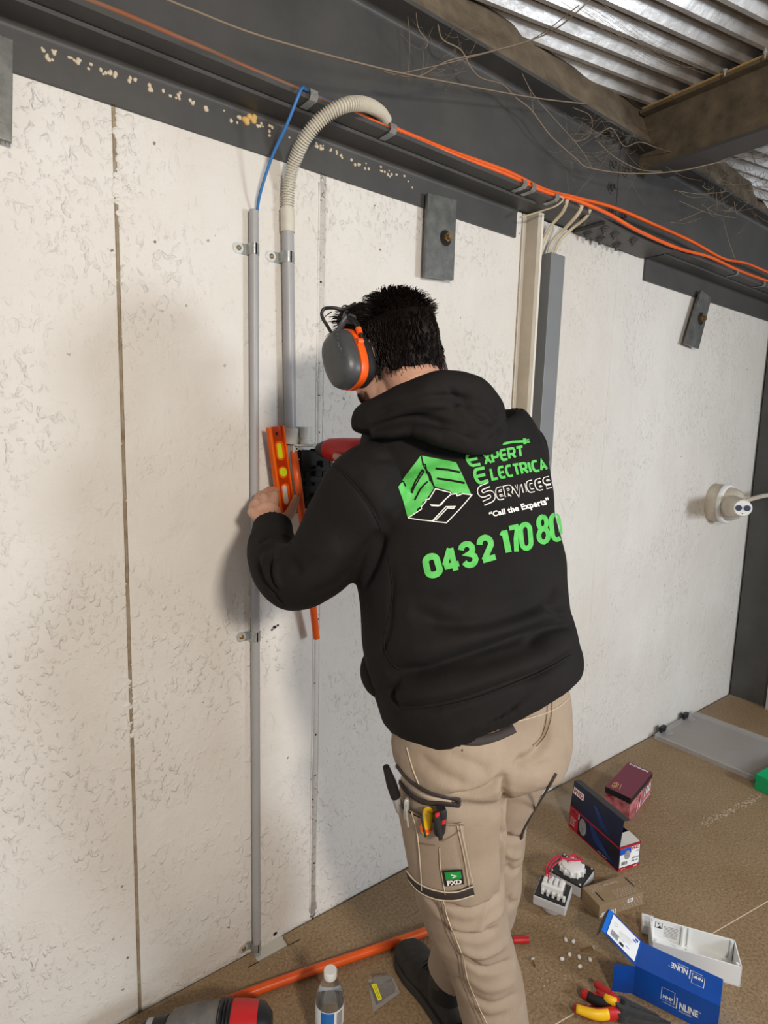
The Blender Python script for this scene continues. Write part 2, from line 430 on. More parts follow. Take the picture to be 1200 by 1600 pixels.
def ribbon(bm, bv, ln, wd, off=.002, th=.0015, sub=5):
    """a strip of cloth or stitching lying on the surface along a pixel polyline"""
    L2 = smoothpts([(a, b, 0) for a, b in ln], sub); hs = [hit(bv, p.x, p.y, off) for p in L2]; hs = [h for h in hs if h]
    if len(hs) < 2: return
    rows = []
    for i, (p, n) in enumerate(hs):
        t = (hs[min(i+1, len(hs)-1)][0]-hs[max(i-1, 0)][0]).normalized(); s = n.cross(t).normalized()*wd/2
        r = []
        for q in (s, Vector(), -s):
            h = bv.find_nearest(p+q); pp = h[0]+(n*off) if h[0] is not None else p+q
            r.append(pp)
        rows.append([bm.verts.new(r[0]-n*th), bm.verts.new(r[0]+n*th*.5), bm.verts.new(r[1]+n*th*.7), bm.verts.new(r[2]+n*th*.5), bm.verts.new(r[2]-n*th)])
    for i in range(len(rows)-1):
        for k in range(4): bm.faces.new((rows[i][k], rows[i][k+1], rows[i+1][k+1], rows[i+1][k]))
# ================================================================== STRUCTURE
YW = 1.437
def struct(name, bm, mt, parent=None, **k):
    o = obj(name, bm, mt, parent, **k)
    if parent is None: o['kind'] = 'structure'
    return o
# back wall: precast panels with recessed, filled joints
wb = empty('wall_back', (1.6, YW, 0), kind='structure')
XS = [-2.2, -1.45, -.85, -.26, .346, .862, 1.652, 2.24, 4.1]
for i in range(len(XS)-1):
    bm = N_(); g = .0035
    zt = 2.254
    bx2(bm, (XS[i]+g, YW, -.25), (XS[i+1]-g, YW+.12, zt))
    if i == 6:   # ragged top edge where the panel meets the beam
        pass
    obj('wall_panel', bm, M['wall'], wb, bev=.003)
for i, x in enumerate(XS[1:-1]):
    if abs(x-.862) < .01: continue
    bm = N_()
    pts = []; 
    for k in range(46):
        z = -.05+k*.051; pts.append((x+.0015*noise.noise(Vector((x*9, 0, z*7))), YW+.0035, z))
    tube(bm, pts, [(.0052+.002*noise.noise(Vector((x, 3, z_*9))), .004) for z_ in [p[2] for p in pts]], 6, up=(1, 0, 0))
    obj('joint_filler', bm, M['joint'] if x < 2 else M['wall'], wb)
# the painted-over joint behind the pipes: two ridges with gaps and pits
bm = N_()
for dx in (-.012, .010):
    pts = [(.862+dx+.002*noise.noise(Vector((dx*50, 1, k*.3))), YW+.001, .02+k*.036) for k in range(60)]
    tube(bm, pts, [(.004+.0025*noise.noise(Vector((dx*90, 5, k*.7))), .0035) for k in range(60)], 6, up=(1, 0, 0))
bx2(bm, (.852, YW-.0005, 0), (.870, YW+.004, 2.2))
obj('painted_joint', bm, M['wall'], wb, smooth=True)
bm = N_()
for k in range(17):
    z = random.uniform(.1, 2.15); ellip(bm, (.861+random.uniform(-.008, .008), YW-.0004, z), (random.uniform(.001, .005), .0009, random.uniform(.001, .004)), n=8)
for (px, py, s) in ((429, 980, .006), (434, 977, .004), (425, 984, .004), (1092, 835, .004), (1150, 805, .004), (430, 1459, .007)):
    p = PY(px, py, YW); ellip(bm, p, (s, .0015, s*.8), n=8)
obj('pit_mark', bm, M['shade'], wb)['kind'] = 'stuff'
# thick trowelled patches of filler by the joint
def crust(name, px0, py0, px1, py1, n, r0, r1, mt, parent, seed=1):
    rn = random.Random(seed); bm = N_()
    for _ in range(n):
        t = rn.random(); px = px0+(px1-px0)*rn.random(); py = py0+(py1-py0)*t; p = PY(px, py, YW)
        r = rn.uniform(r0, r1)
        ellip(bm, p+Vector((0, .001, 0)), (r*rn.uniform(.8, 2), r*.40, r*rn.uniform(.6, 1.4)), Matrix.Rotation(rn.uniform(-.9, .9), 3, 'Y'), n=8)
    o = obj(name, bm, mt, parent, smooth=True); o['kind'] = 'stuff'
crust('filler_patch', 184, 180, 207, 305, 170, .004, .010, M['wall'], wb)
crust('filler_patch', 182, 300, 214, 350, 36, .002, .006, M['wall'], wb, 3)
crust('filler_patch', 196, 1060, 222, 1150, 60, .002, .006, M['wall'], wb, 4)
crust('paint_flake', 20, 320, 330, 1100, 260, .0012, .0035, M['wall'], wb, 5)
crust('paint_flake', 330, 500, 380, 900, 50, .0012, .003, M['wall'], wb, 7)
crust('paint_flake', 1000, 560, 1120, 1000, 60, .0015, .0035, M['wall'], wb, 9)
bm = N_(); bx2(bm, (-2.2, YW+.12, -.3), (4.1, YW+.14, 2.25)); struct('wall_core', bm, M['shade']) if False else bm.free()
# steel column base and dark gap on the right
def fl(name, xa, xb, y0a, y1):
    pass
# floor boards: two sheets meeting at a slanting joint, with a notch for the pipe
fe = empty('floor', (1.5, 0, 0), kind='structure')
YF = YW-.011
dj = Vector((1.412-.805, .417-.518, 0))*1.5; j0 = Vector((.805, .518, 0))*1.5; sl = dj.y/dj.x
jy = lambda x: j0.y+(x-j0.x)*sl
bm = N_()
nx0, nx1, ny = .667, .752, YF-.040
na = nx0-.014
for x0, x1, yt in ((-2.4, na, YF), (na, nx1, ny), (nx1, 6, YF)):
    prism(bm, [(x0, yt, 0), (x0, jy(x0)+.001, 0), (x1, jy(x1)+.001, 0), (x1, yt, 0)], (0, 0, -.022))
fb = obj('floor_board', bm, M['floor'], fe)
bm = N_(); B = [(-2.4, -3.2), (6, -3.2), (6, jy(6)-.001), (-2.4, jy(-2.4)-.001)]
prism(bm, [(x, y, -.0004) for x, y in B], (0, 0, -.022)); obj('floor_board', bm, M['floor'], fe)
bm = N_(); tube(bm, [(x, jy(x), -.0012) for x in np.linspace(-2.4, 6, 60)], .0022, 6); obj('joint_line', bm, M['kraft_print'], fe)
bm = N_(); bx2(bm, (nx0-.02, ny-.004, -.06), (nx1+.004, YW-.001, -.009)); obj('packer', bm, M['fitting'], fe)
bm = N_(); bx2(bm, (nx1+.0002, ny, -.022), (nx1+.0025, YF-.001, -.0005)); obj('cut_edge', bm, M['wood_end'], fe)
bm = N_()
for a, b in (((nx0-.045, ny+.0015), (nx0-.012, ny)), ((nx1, ny), (nx1+.035, ny-.002))): tube(bm, [(*a, .0002), (*b, .0002)], .0012, 6)
obj('saw_cut', bm, M['shade'], fe)
bm = N_(); bx2(bm, (-2.4, -3.2, -.30), (6, 1.55, -.26)); struct('floor_underside', bm, M['shade'])
# ---- steelwork
Z0 = 2.258
def member(name, prof, x0, x1, mt, parent=None, bev=0):
    bm = N_(); prism(bm, [(x0, y, z) for y, z in prof], (x1-x0, 0, 0))
    bmesh.ops.triangulate(bm, faces=[f for f in bm.faces if len(f.verts) > 4]) if False else None
    return obj(name, bm, mt, parent, bev=bev)
def angle_prof():
    yb, yf, zb, zt, t, r = YW-.002, 1.352, 2.164, Z0-.001, .008, .010
    inn = [(yb-t-r*(1-math.cos(a)), zt-t-r*(1-math.sin(a))) for a in ()]
    arc = [(yb-t-r+r*math.cos(a), zt-t-r+r*math.sin(a)) for a in np.linspace(0, math.pi/2, 7)]
    return [(yb, zb), (yb, zt), (yf, zt), (yf, zt-t)]+[(y, z) for y, z in arc[::-1]]+[(yb-t, zb)]
ang = member('steel_angle', angle_prof(), -2.2, 1.612, M['steel']); tag(ang, 'dark grey steel angle along the wall top, dotted with cream foam', 'steel angle', None)
ang2 = member('steel_angle', angle_prof(), 2.425, 3.9, M['steel']); tag(ang2, 'dark grey steel angle at the right, behind the tilted galvanised strap', 'steel angle')
be = empty('steel_beam', (0, 1.38, Z0), 'big dark grey steel I-beam running over the wall with cables along its ledge', 'steel beam')
def beam_part(x0, x1):
    yl, yr, yc, tf, tw, zt, r = 1.305, 1.455, 1.38, .011, .007, 2.587, .013
    p = [(yl, Z0), (yr, Z0), (yr, Z0+tf), (yc+tw/2, Z0+tf), (yc+tw/2, zt-tf), (yr, zt-tf), (yr, zt), (yl, zt), (yl, zt-tf)]
    a = [(yc-tw/2-r+r*math.cos(t), zt-tf-r+r*math.sin(t)) for t in np.linspace(math.pi/2, 0, 6)]
    b = [(yc-tw/2-r+r*math.cos(t), Z0+tf+r-r*math.sin(t)) for t in np.linspace(0, math.pi/2, 6)]
    return [(x0, p+a+b+[(yl, Z0+tf)]), x1]
for x0, x1 in ((-2.4, 2.099), (2.104, 6)):
    (xa, pr), xb = beam_part(x0, x1); member('beam_length', pr, xa, xb, M['steel'], be)
bm = N_(); bx2(bm, (1.93, 1.3, 2.246), (2.40, 1.43, Z0-.0005)); obj('splice_plate', bm, M['steel'], be, bev=.001)
def bolt(bm, p, ax, r=.012, h=.012, washer=True):
    p, ax = Vector(p), Vector(ax).normalized()
    if washer: cyl(bm, p, p+ax*.003, r*1.5, 16)
    tube(bm, [p, p+ax*h], r, 6); cyl(bm, p+ax*h, p+ax*(h+.010), r*.55, 12)
for (x, y) in ((1.97, 1.33), (1.97, 1.40), (2.05, 1.34), (2.05, 1.40), (2.16, 1.33), (2.16, 1.40), (1.86, 1.34)):
    bm = N_(); bolt(bm, (x, y, 2.246 if x > 1.9 else Z0), (0, 0, -1)); obj('bolt', bm, M['steel'], be)
for (x, z) in ((2.06, 2.50), (2.06, 2.42), (2.145, 2.50), (2.06, 2.34), (2.145, 2.34)):
    bm = N_(); bolt(bm, (x, 1.3765, z), (0, -1, 0), .014); obj('bolt', bm, M['steel'], be)
for (x, y) in ((1.98, 1.335), (2.06, 1.325)):
    bm = N_(); bolt(bm, (x, y, 2.576), (0, 0, -1), .012); obj('bolt', bm, M['steel'], be)
# foam blobs squeezed out above the angle
bm = N_(); bm2 = N_()
groups = [(66, 74, 2), (78, 90, 6), (86, 82, 3), (108, 90, 1), (117, 95, 3), (124, 98, 5), (144, 103, 2), (157, 114, 2), (165, 114, 1), (175, 116, 5), (207, 125, 5), (238, 137, 5), (255, 142, 1), (266, 150, 1), (281, 150, 6), (300, 159, 4), (321, 168, 4), (350, 173, 1), (366, 187, 3), (376, 184, 3), (407, 193, 6), (426, 201, 6), (421, 212, 1), (452, 215, 1),
          (497, 229, 4), (506, 229, 4), (520, 236, 4), (532, 243, 5), (549, 250, 1), (560, 254, 3), (575, 260, 3), (593, 265, 3), (606, 271, 4), (617, 275, 3), (632, 279, 2), (644, 293, 1)]
for gx, gy, n in groups:
    for k in range(n):
        px, py = gx+random.uniform(-6, 6)*(n > 1), gy+random.uniform(-5, 5)*(n > 1); p = PY(px, py, 1.427); r = random.uniform(.0025, .0046)
        ellip(bm, p, (r, r*.8, r*random.uniform(.7, 1.3)), n=8)
for k in range(9):
    p = PY(390+random.uniform(-8, 8), 187+random.uniform(-5, 5), 1.427); ellip(bm2, p, (.008, .006, .007), n=8)
o = obj('foam_blob', bm, M['foam'], ang, smooth=True); o['kind'] = 'stuff'
o = obj('yellow_foam_blob', bm2, M['foam_y'], ang, smooth=True)
# galvanised straps bolted to the wall over the angle
def strap(label, quad, y0, th, bpx, br=.013):
    p = [PY(*q, y0) for q in quad]
    e = empty('wall_strap', p[0], label, 'wall strap')
    bm = N_(); prism(bm, [(q.x, y0, q.z) for q in p], (0, th, 0)); obj('strap_plate', bm, M['galv'], e, bev=.0015)
    if bpx:
        c = PY(*bpx, y0); bm = N_(); cyl(bm, c+Vector((0, -.001, 0)), c+Vector((0, .001, 0)), br*1.75, 24); obj('bolt_hole', bm, M['shade'], e)
        bm = N_(); tube(bm, [c, c+Vector((0, -.012, 0))], br, 6); cyl(bm, c+Vector((0, -.012, 0)), c+Vector((0, -.024, 0)), br*.62, 14); obj('bolt', bm, M['brass'], e)
strap('galvanised strap with a brass-coloured bolt above the hooded man', ((669, 301), (714, 312), (709, 438), (664, 432)), 1.405, .012, (696, 372))
strap('tilted galvanised strap with a dark bolt at the upper right of the wall', ((1096, 453), (1112, 465), (1092, 545), (1071, 537)), 1.40, .012, (1095, 498), .016)
strap('dull galvanised strap cut off by the left end of the picture', ((-34, 40), (21, 62), (19, 222), (-34, 205)), 1.405, .012, None)
# the batten over the wide wall joint, and the grey duct
x = 1.652
bm = N_(); bx2(bm, (1.672, YW-.052, -.0), (1.698, YW+.01, 2.250)); e_ = obj('timber_batten', bm, M['batten'], bev=.002); tag(e_, 'tall beige batten over the wall joint left of the grey duct', 'batten')
bm = N_(); bx2(bm, (1.688, YW-.0535, .0), (1.6982, YW-.052, 2.248)); obj('painted_edge', bm, M['batten_w'], e_)
bm = N_(); bx2(bm, (1.735, 1.372, .35), (1.812, YW-.0005, 2.130)); du = obj('cable_duct', bm, M['duct'], bev=.002); tag(du, 'wide grey rectangular cable duct standing on the wall beside the batten', 'cable duct')
bm = N_(); bx2(bm, (1.728, 1.412, .35), (1.7345, YW-.0005, 2.165)); obj('duct_base', bm, M['duct'], du)
# column at the far right
co_ = empty('steel_column', (3.8, 1.3, 0), 'dark grey steel column at the right end of the wall', 'steel column')
for a, b in (((3.735, 1.225, 0), (3.747, 1.425, 2.258)), ((3.747, 1.32, 0), (3.93, 1.328, 2.258)), ((3.93, 1.225, 0), (3.942, 1.425, 2.258))):
    bm = N_(); bx2(bm, a, b); obj('flange' if b[0]-a[0] < .05 else 'web', bm, M['steel'], co_)
bm = N_(); bx2(bm, (3.70, 1.20, 0), (3.728, 1.222, 2.2)); tr = obj('trim_1', bm, M['pipe']); tr['kind'] = 'structure'
bm = N_(); bx2(bm, (3.748, .2, 0), (3.80, 1.22, 2.25)); o = obj('wall_right', bm, M['steel']); o['kind'] = 'structure'
# ceiling: galvanised trapezoidal deck, ribs skewed 12 degrees
th = math.radians(12); ev = Vector((math.cos(th), -math.sin(th), 0)); eu = Vector((math.sin(th), math.cos(th), 0))
def deck(name, v0, v1, u0, u1, z, pitch=.0775, low=.036, hgt=.030, ph=1.593):
    bm = N_(); k0 = math.floor((u0-ph)/pitch); k1 = math.ceil((u1-ph)/pitch); prof = []
    for k in range(k0, k1):
        b = ph+k*pitch   # b: far edge of a rib; the rib's near side slopes toward the room
        prof += [(b-low, hgt), (b-.014, 0), (b, 0), (b+.008, hgt)]
    prev = None
    for j_, (u, h) in enumerate(prof):
        a = [bm.verts.new(eu*u+ev*v+Vector((0, 0, z+h))) for v in (v0, v1)]
        if prev: bm.faces.new((prev[0], prev[1], a[1], a[0])).material_index = 0 if j_ % 4 in (1, 2) else 1  # bright metal on light-facing slopes and low flats, darker dusty colour elsewhere
        prev = a
    return bm
ce = empty('ceiling', (1, 0, 2.72), kind='structure')
bm = deck('d', -3.5, 2.055, -2.9, 2.1, 2.722); obj('deck_sheet', bm, [M['deck'], M['deck_dirt_shade']], ce)
bm = deck('d', 2.4, 6.5, -2.9, 2.6, 2.742); obj('deck_sheet', bm, [M['deck'], M['deck_dirt_shade']], ce)
bm = N_(); bx2(bm, (-3, -3.4, 2.80), (6.2, 1.6, 2.86)); obj('slab_top', bm, M['shade'], ce)
# rough brown concrete fill between beam and deck
bm = N_(); nx, nz_ = 150, 14; rows = []
for i in range(nx+1):
    x = -2+i*(5.2/nx); r = []
    for k in range(nz_+1):
        t = k/nz_; z = 2.5865+t*.15
        y = 1.322+.055*t+.016*noise.fractal(Vector((x*5, t*2, 1)), 1, 2, 3)*(1.2-t)-.03*max(0, noise.noise(Vector((x*3.2, 0, 4))))*t
        r.append(bm.verts.new((x, y, z)))
    rows.append(r)
for i in range(nx):
    for k in range(nz_): bm.faces.new((rows[i][k], rows[i+1][k], rows[i+1][k+1], rows[i][k+1]))
cf = obj('trim_2', bm, M['slab'], smooth=True); cf['kind'] = 'structure'
bm = N_(); bx2(bm, (-3, 1.47, 2.587), (6.2, 1.6, 2.80)); o = obj('wall_top', bm, M['slab']); o['kind'] = 'structure'
# cross beam at the right
cb = empty('cross_beam', (2.2, .9, 2.5), 'rust-brown cross beam meeting the big beam at the upper right', 'steel beam')
for n_, a, b, mt in (('top_flange', (2.185, -3, 2.708), (2.29, 1.36, 2.7195), 'steel_rust'), ('web', (2.222, -3, 2.50), (2.23, 1.37, 2.708), 'steel_rust'), ('bottom_flange', (2.17, -3, 2.488), (2.285, 1.30, 2.4995), 'steel')):
    bm = N_(); bx2(bm, a, b); obj(n_, bm, M[mt], cb)
bm = N_(); bx2(bm, (2.176, -3, 2.7197), (2.188, 1.35, 2.7215)); obj('packing_strip', bm, M['foam_y'], cb)
for y in (1.05, .93, .81):
    bm = N_(); lathe(bm, (2.165, y, 2.7215), (0, 0, -1), [(0, .007), (.004, .007), (.006, .003), (.02, .002)], 10); obj('deck_screw', bm, M['zinc'], cb)
# ================================================================== SERVICES ON THE WALL
def pipe(name, px0, z0, z1, x0, x1, r, y, label, mt='pipe'):
    bm = N_(); tube(bm, [(x0, y, z0), (x1, y, z1)], r, 24); o = obj(name, bm, M[mt], smooth='auto')
    tag(o, label, 'pipe'); return o
YP = YW-.013
pa = pipe('conduit_pipe', 0, -.02, 2.025, .665, .657, .0115, YP-.003, 'thin grey conduit pipe running the full height of the wall to the floor notch')
bm = N_(); tube(bm, [(.657, YP-.003, 2.0255), (.657, YP-.003, 2.0262)], .0095, 20); obj('open_end', bm, M['shade'], pa)
pb = pipe('conduit_pipe', 0, 1.500, 2.0, .760, .748, .0155, YP-.006, 'thicker grey conduit pipe dropping from the cream flexible conduit to the box')
# flexible conduit
fx = [PY(449, 362, 1.418), PY(449, 330, 1.418), PY(451, 295, 1.41), PY(459, 255, 1.385), PY(478, 214, 1.34), PY(507, 182, 1.30), PY(540, 164, 1.27), PY(570, 163, 1.275), PY(592, 174, 1.32), PY(603, 188, 1.36)]
fe_ = empty('flexible_conduit', fx[0], 'cream ribbed flexible conduit curving from the thicker pipe up to the beam', 'conduit')
sp = smoothpts(fx[1:], 40); L = [0]
for a, b in zip(sp, sp[1:]): L.append(L[-1]+(b-a).length)
res = []; tot = L[-1]; k = 0; step = .00155; s = 0
while s < tot:
    while L[k+1] < s: k += 1
    t = (s-L[k])/(L[k+1]-L[k]); res.append(sp[k].lerp(sp[k+1], t)); s += step
bm = N_(); tube(bm, res, [.0165 if (i % 4) in (0, 1) else .0126 for i in range(len(res))], 18); obj('ribbed_hose', bm, M['cream_pvc'], fe_)
bm = N_(); tube(bm, [PY(449.5, 363, 1.418), PY(449, 327, 1.418)], .0178, 24); obj('coupling', bm, M['foam'] if False else M['cream_pvc'], fe_, smooth='auto')
# blue cable
bc = [PY(402, 345, 1.421), PY(402, 330, 1.421), PY(407, 300, 1.40), PY(425, 245, 1.36), PY(448, 195, 1.315), PY(464, 155, 1.29), PY(472, 138, 1.288), PY(480, 142, 1.31), PY(500, 152, 1.33), PY(520, 160, 1.34)]
bm = N_(); tube(bm, bc, .0036, 10, smooth=8); o = obj('blue_cable', bm, M['blue_wire'], smooth=True); tag(o, 'blue cable hanging from the beam into the top of the thin pipe', 'cable')
# saddles
def saddle(px, pipe_x, z, y, r, label):
    e = empty('pipe_saddle', (pipe_x, YW, z), label, 'pipe clip'); h = .013
    bm = N_(); n = 14
    pts = [(pipe_x-r-.023, YW-.0012), (pipe_x-r-.002, YW-.0016)]+[(pipe_x-(r+.0012)*math.cos(a), y-(r+.0012)*math.sin(a)) for a in np.linspace(0, math.pi, n)]+[(pipe_x+r+.002, YW-.0016)]
    pr = None
    for (a, b) in pts:
        q = [bm.verts.new((a, b, z-h)), bm.verts.new((a, b, z+h))]
        if pr: bm.faces.new((pr[0], pr[1], q[1], q[0]))
        pr = q
    bmesh.ops.solidify(bm, geom=list(bm.faces), thickness=.0014)
    obj('strap', bm, M['zinc'], e, smooth='auto')
    bm = N_(); cyl(bm, (pipe_x-r-.023, YW-.0035, z), (pipe_x-r-.023, YW, z), .0135, 22); obj('lug', bm, M['zinc'], e)
    bm = N_(); lathe(bm, (pipe_x-r-.022, YW-.0035, z), (0, -1, 0), [(0, .0062), (.002, .006), (.0035, .0035), (.0036, .0012)], 14); obj('screw', bm, M['brass'], e)
saddle(0, .6575, 1.935, YP-.003, .0118, 'zinc saddle clip near the top of the thin pipe')
saddle(0, .6615, .949, YP-.003, .0118, 'zinc saddle clip halfway down the thin pipe')
saddle(0, .665, .018, YP-.003, .0118, 'zinc saddle clip at the foot of the thin pipe by the floor notch')
saddle(0, .749, 1.932, YP-.006, .0158, 'zinc saddle clip on the thicker pipe below the cream coupling')
# orange cables on the beam ledge
def cable(pts, r, mt, label, sm=10):
    bm = N_(); tube(bm, pts, r, 10, smooth=sm); o = obj('orange_cable' if 'orange' in label else 'cable', bm, M[mt], smooth=True); tag(o, label, 'cable')
zl = Z0+.011
cable([PY(-60, -60, 1.318), PY(128, -3, 1.318), PY(300, 68, 1.312), PY(400, 112, 1.314), PY(480, 146, 1.317), PY(600, 200, 1.317)], .0055, 'dusty_orange', 'dusty orange-brown cable on the beam ledge at the upper left', 6)
cable([PY(540, 170, 1.318), PY(610, 202, 1.316), PY(700, 238, 1.310), PY(790, 272, 1.308), PY(850, 299, 1.305), PY(900, 313, 1.295), PY(950, 334, 1.28), PY(1000, 362, 1.275), PY(1060, 388, 1.278), PY(1110, 402, 1.29), PY(1160, 425, 1.30), PY(1230, 450, 1.305)], .0060, 'orange_wire', 'bright orange cable nearest the ledge, sagging lowest at the right')
cable([PY(610, 198, 1.328), PY(700, 235, 1.325), PY(790, 267, 1.322), PY(850, 296, 1.32), PY(900, 309, 1.315), PY(960, 325, 1.31), PY(1020, 350, 1.308), PY(1080, 377, 1.31), PY(1130, 404, 1.315), PY(1170, 413, 1.32), PY(1230, 440, 1.32)], .0060, 'orange_wire', 'bright orange cable lying behind the other, higher along the beam')
# white cables into the duct
wc = [([(843, 410), (848, 380), (862, 352), (880, 330), (886, 311), (878, 306)], 'flat cream cable furthest left of those entering the grey duct', .0052),
      ([(853, 410), (862, 380), (880, 360), (900, 338), (909, 322), (902, 316)], 'cream cable in the middle of those entering the grey duct', .0052),
      ([(860, 412), (874, 378), (893, 358), (915, 340), (922, 326), (916, 321)], 'cream cable furthest right of those entering the grey duct', .0045)]
for ln, lb, r in wc:
    ys = [1.40, 1.395, 1.37, 1.32, 1.30, 1.31]
    bm = N_(); tube(bm, [PY(*p, y) for p, y in zip(ln, ys)], [(r*1.35, r*.7)]*6, 10, smooth=8); tag(obj('cream_cable', bm, M['white_cable'], smooth=True), lb, 'cable')
bm = N_(); tube(bm, [PY(812, 340, 1.38), PY(845, 330, 1.34), PY(868, 322, 1.30), PY(880, 312, 1.292), PY(877, 308, 1.296), PY(868, 306, 1.30)], .0026, 8, smooth=8); tag(obj('cream_cable', bm, M['white_cable'], smooth=True), 'thin cream wire looping back from the beam ledge to the batten top', 'cable')
# spring clips on the flange edge
def clip(px, py, label):
    c = PY(px, py, 1.303); bm = N_(); w_ = .010
    pr = None; x = c.x
    for y, z in ((1.345, Z0-.003), (1.30, Z0-.0035), (1.292, Z0+.004), (1.295, Z0+.018), (1.303, Z0+.021), (1.311, Z0+.017), (1.325, Z0+.0125)):
        q = [bm.verts.new((x-w_, y, z)), bm.verts.new((x+w_, y, z))]
        if pr: bm.faces.new((pr[0], pr[1], q[1], q[0]))
        pr = q
    bmesh.ops.solidify(bm, geom=list(bm.faces), thickness=.0012)
    o = obj('beam_clip', bm, M['zinc']); tag(o, label, 'cable clip')
clip(488, 158, 'silver beam clip beside the blue cable'); clip(612, 210, 'silver beam clip just past the end of the cream flexible conduit')
clip(817, 293, 'silver beam clip, left one of the close pair above the batten'); clip(831, 299, 'silver beam clip, right one of the close pair above the batten')
clip(867, 314, 'silver beam clip beside the thin looping cream wire')
clip(1150, 424, 'silver beam clip at the far right under the orange cables'); clip(1192, 442, 'silver beam clip at the right-hand picture edge')
# switch box
be2 = empty('switch_box', (.80, YW, 1.28), 'open pale grey switch box with black insides mounted on the wall by the orange level', 'electrical box')
bx0, bx1, bz0, bz1, by = .752, .880, 1.275, 1.462, YW-.050
t = .005
for a, b in (((bx0, by, bz0), (bx0+t, YW, bz1)), ((bx1-t, by, bz0), (bx1, YW, bz1)), ((bx0, by, bz0), (bx1, YW, bz0+t)), ((bx0, by, bz1-t), (bx1, YW, bz1)), ((bx0, YW-.004, bz0), (bx1, YW-.001, bz1))):
    bm = N_(); bx2(bm, a, b); obj('box_side', bm, M['fitting'], be2, bev=.0012)
bm = N_(); bx2(bm, (.782, YW-.040, 1.288), (.872, YW-.006, 1.446)); obj('switch_body', bm, M['blackmatte'], be2, bev=.003)
bm = N_(); rn = random.Random(3)
for i in range(5):
    for k in range(3):
        if i == 4 and k == 0: continue
        a_ = .79+k*.026+rn.uniform(-.004, .004); c_ = 1.298+i*.025+rn.uniform(-.004, .004); bx2(bm, (a_, YW-.048-.008*rn.random(), c_), (a_+rn.uniform(.006, .02), YW-.040, c_+rn.uniform(.006, .02)))
obj('terminal_block', bm, M['blackmatte'], be2, bev=.001)
for x_, z_ in ((.764, 1.450), (.868, 1.448), (.764, 1.288), (.868, 1.288)):
    bm = N_(); tube(bm, [(x_, YW-.047, z_), (x_, YW-.004, z_)], .0055, 14); q = obj('screw_post', bm, M['fitting'], be2)
    bm = N_(); cyl(bm, (x_, YW-.0478, z_), (x_, YW-.0465, z_), .0028, 10); obj('screw_hole', bm, M['shade'], q)
bm = N_(); R_ = .016
tube(bm, [(.776+R_*math.cos(a), YW-.028, 1.436+R_*math.sin(a)) for a in np.linspace(0, 2*math.pi, 28)], .0022, 8); obj('entry_ring', bm, M['fitting'], be2)
bm = N_(); lathe(bm, (.760, YP-.006, 1.462), (0, 0, 1), [(0, .019), (.028, .019), (.030, .0205), (.040, .0205), (.042, .017)], 24); obj('pipe_adaptor', bm, M['fitting'], be2, smooth='auto')
bm = N_(); lathe(bm, (.806, YP-.008, 1.462), (0, 0, 1), [(0, .017), (.010, .017), (.011, .0145), (.016, .0145), (.017, .0165), (.045, .0165), (.0455, .013)], 24); obj('spare_adaptor', bm, M['fitting'], be2, smooth='auto')
# orange conduit drooping out of the box
oc = [PY(459, 706, 1.400), PY(463, 735, 1.36), PY(470, 790, 1.355), PY(477, 850, 1.365), PY(487, 930, 1.385), PY(494.5, 997, 1.40)]
bm = N_(); tube(bm, oc, .0098, 18, smooth=8); o = obj('orange_conduit', bm, M['orange_pipe'], smooth='auto'); tag(o, 'short orange conduit drooping out of the open switch box', 'conduit')
# torpedo level
lv = empty('spirit_level', PY(440, 790, 1.38), 'small orange spirit level held upright against the box by the left hand', 'spirit level')
a0, a1 = PY(422, 667, 1.392), PY(440, 800, 1.392); ax = (a1-a0).normalized(); Lh = (a1-a0).length
sx = Vector((.62, -.78, 0)); sx = (sx-ax*sx.dot(ax)).normalized()   # narrow direction in the picture
fw = ax.cross(sx).normalized(); fw = fw if fw.y < 0 else -fw
wd = .042; dp = .020; sxx = (Vector((1, .0, 0))-ax*ax.x).normalized(); fwd = ax.cross(sxx).normalized(); fwd = fwd if fwd.y < 0 else -fwd
o0 = a0-sxx*(wd*.30)
def lv_pt(s, t, d): return o0+sxx*(s*wd)+ax*(t*Lh)+fwd*d
bm = N_()
hexa(bm, lv_pt(0, 0, 0), sxx*.006, ax*Lh, fwd*.022); hexa(bm, lv_pt(1, 0, 0)-sxx*.004, sxx*.004, ax*Lh, fwd*.022)
obj('level_flange', bm, M['orange_level'], lv, bev=.0012)
bm = N_(); hexa(bm, lv_pt(0, 0, .006)+sxx*.005, sxx*(wd-.008), ax*Lh, fwd*.009); web_ = obj('level_web', bm, M['orange_dark'], lv)
def slot(t0, t1, mt, name, w0=.30, w1=.66, pr=.0004):
    bm = N_(); n = 10; c0, c1 = t0*Lh, t1*Lh; r = (w1-w0)/2*wd; cx = (w0+w1)/2*wd; P = []
    for k in range(n+1):
        a = math.pi*k/n; P.append((cx+r*math.cos(a), c0+r-r*math.sin(a)))
    for k in range(n+1):
        a = math.pi*k/n; P.append((cx-r*math.cos(a), c1-r+r*math.sin(a)))
    prism(bm, [o0+sxx*p+ax*q+fwd*.0149 for p, q in P], fwd*pr); return obj(name, bm, M[mt], web_)
slot(.165, .39, 'orange_level', 'vial_frame', .28, .84, .0022); slot(.19, .365, 'lime', 'vial', .36, .66, .0045)
slot(.46, .60, 'orange_level', 'vial_frame', .28, .84, .0022); slot(.475, .575, 'lime', 'vial', .32, .80, .0045)
slot(.66, .92, 'orange_level', 'handle_slot', .28, .84, .0020); slot(.68, .90, 'fitting', 'slot_opening', .36, .66, .0030)
bm = N_(); c = lv_pt(.5, .08, .015); cyl(bm, c, c+fwd*.0012, .004, 14); obj('hang_hole', bm, M['shade'], web_)
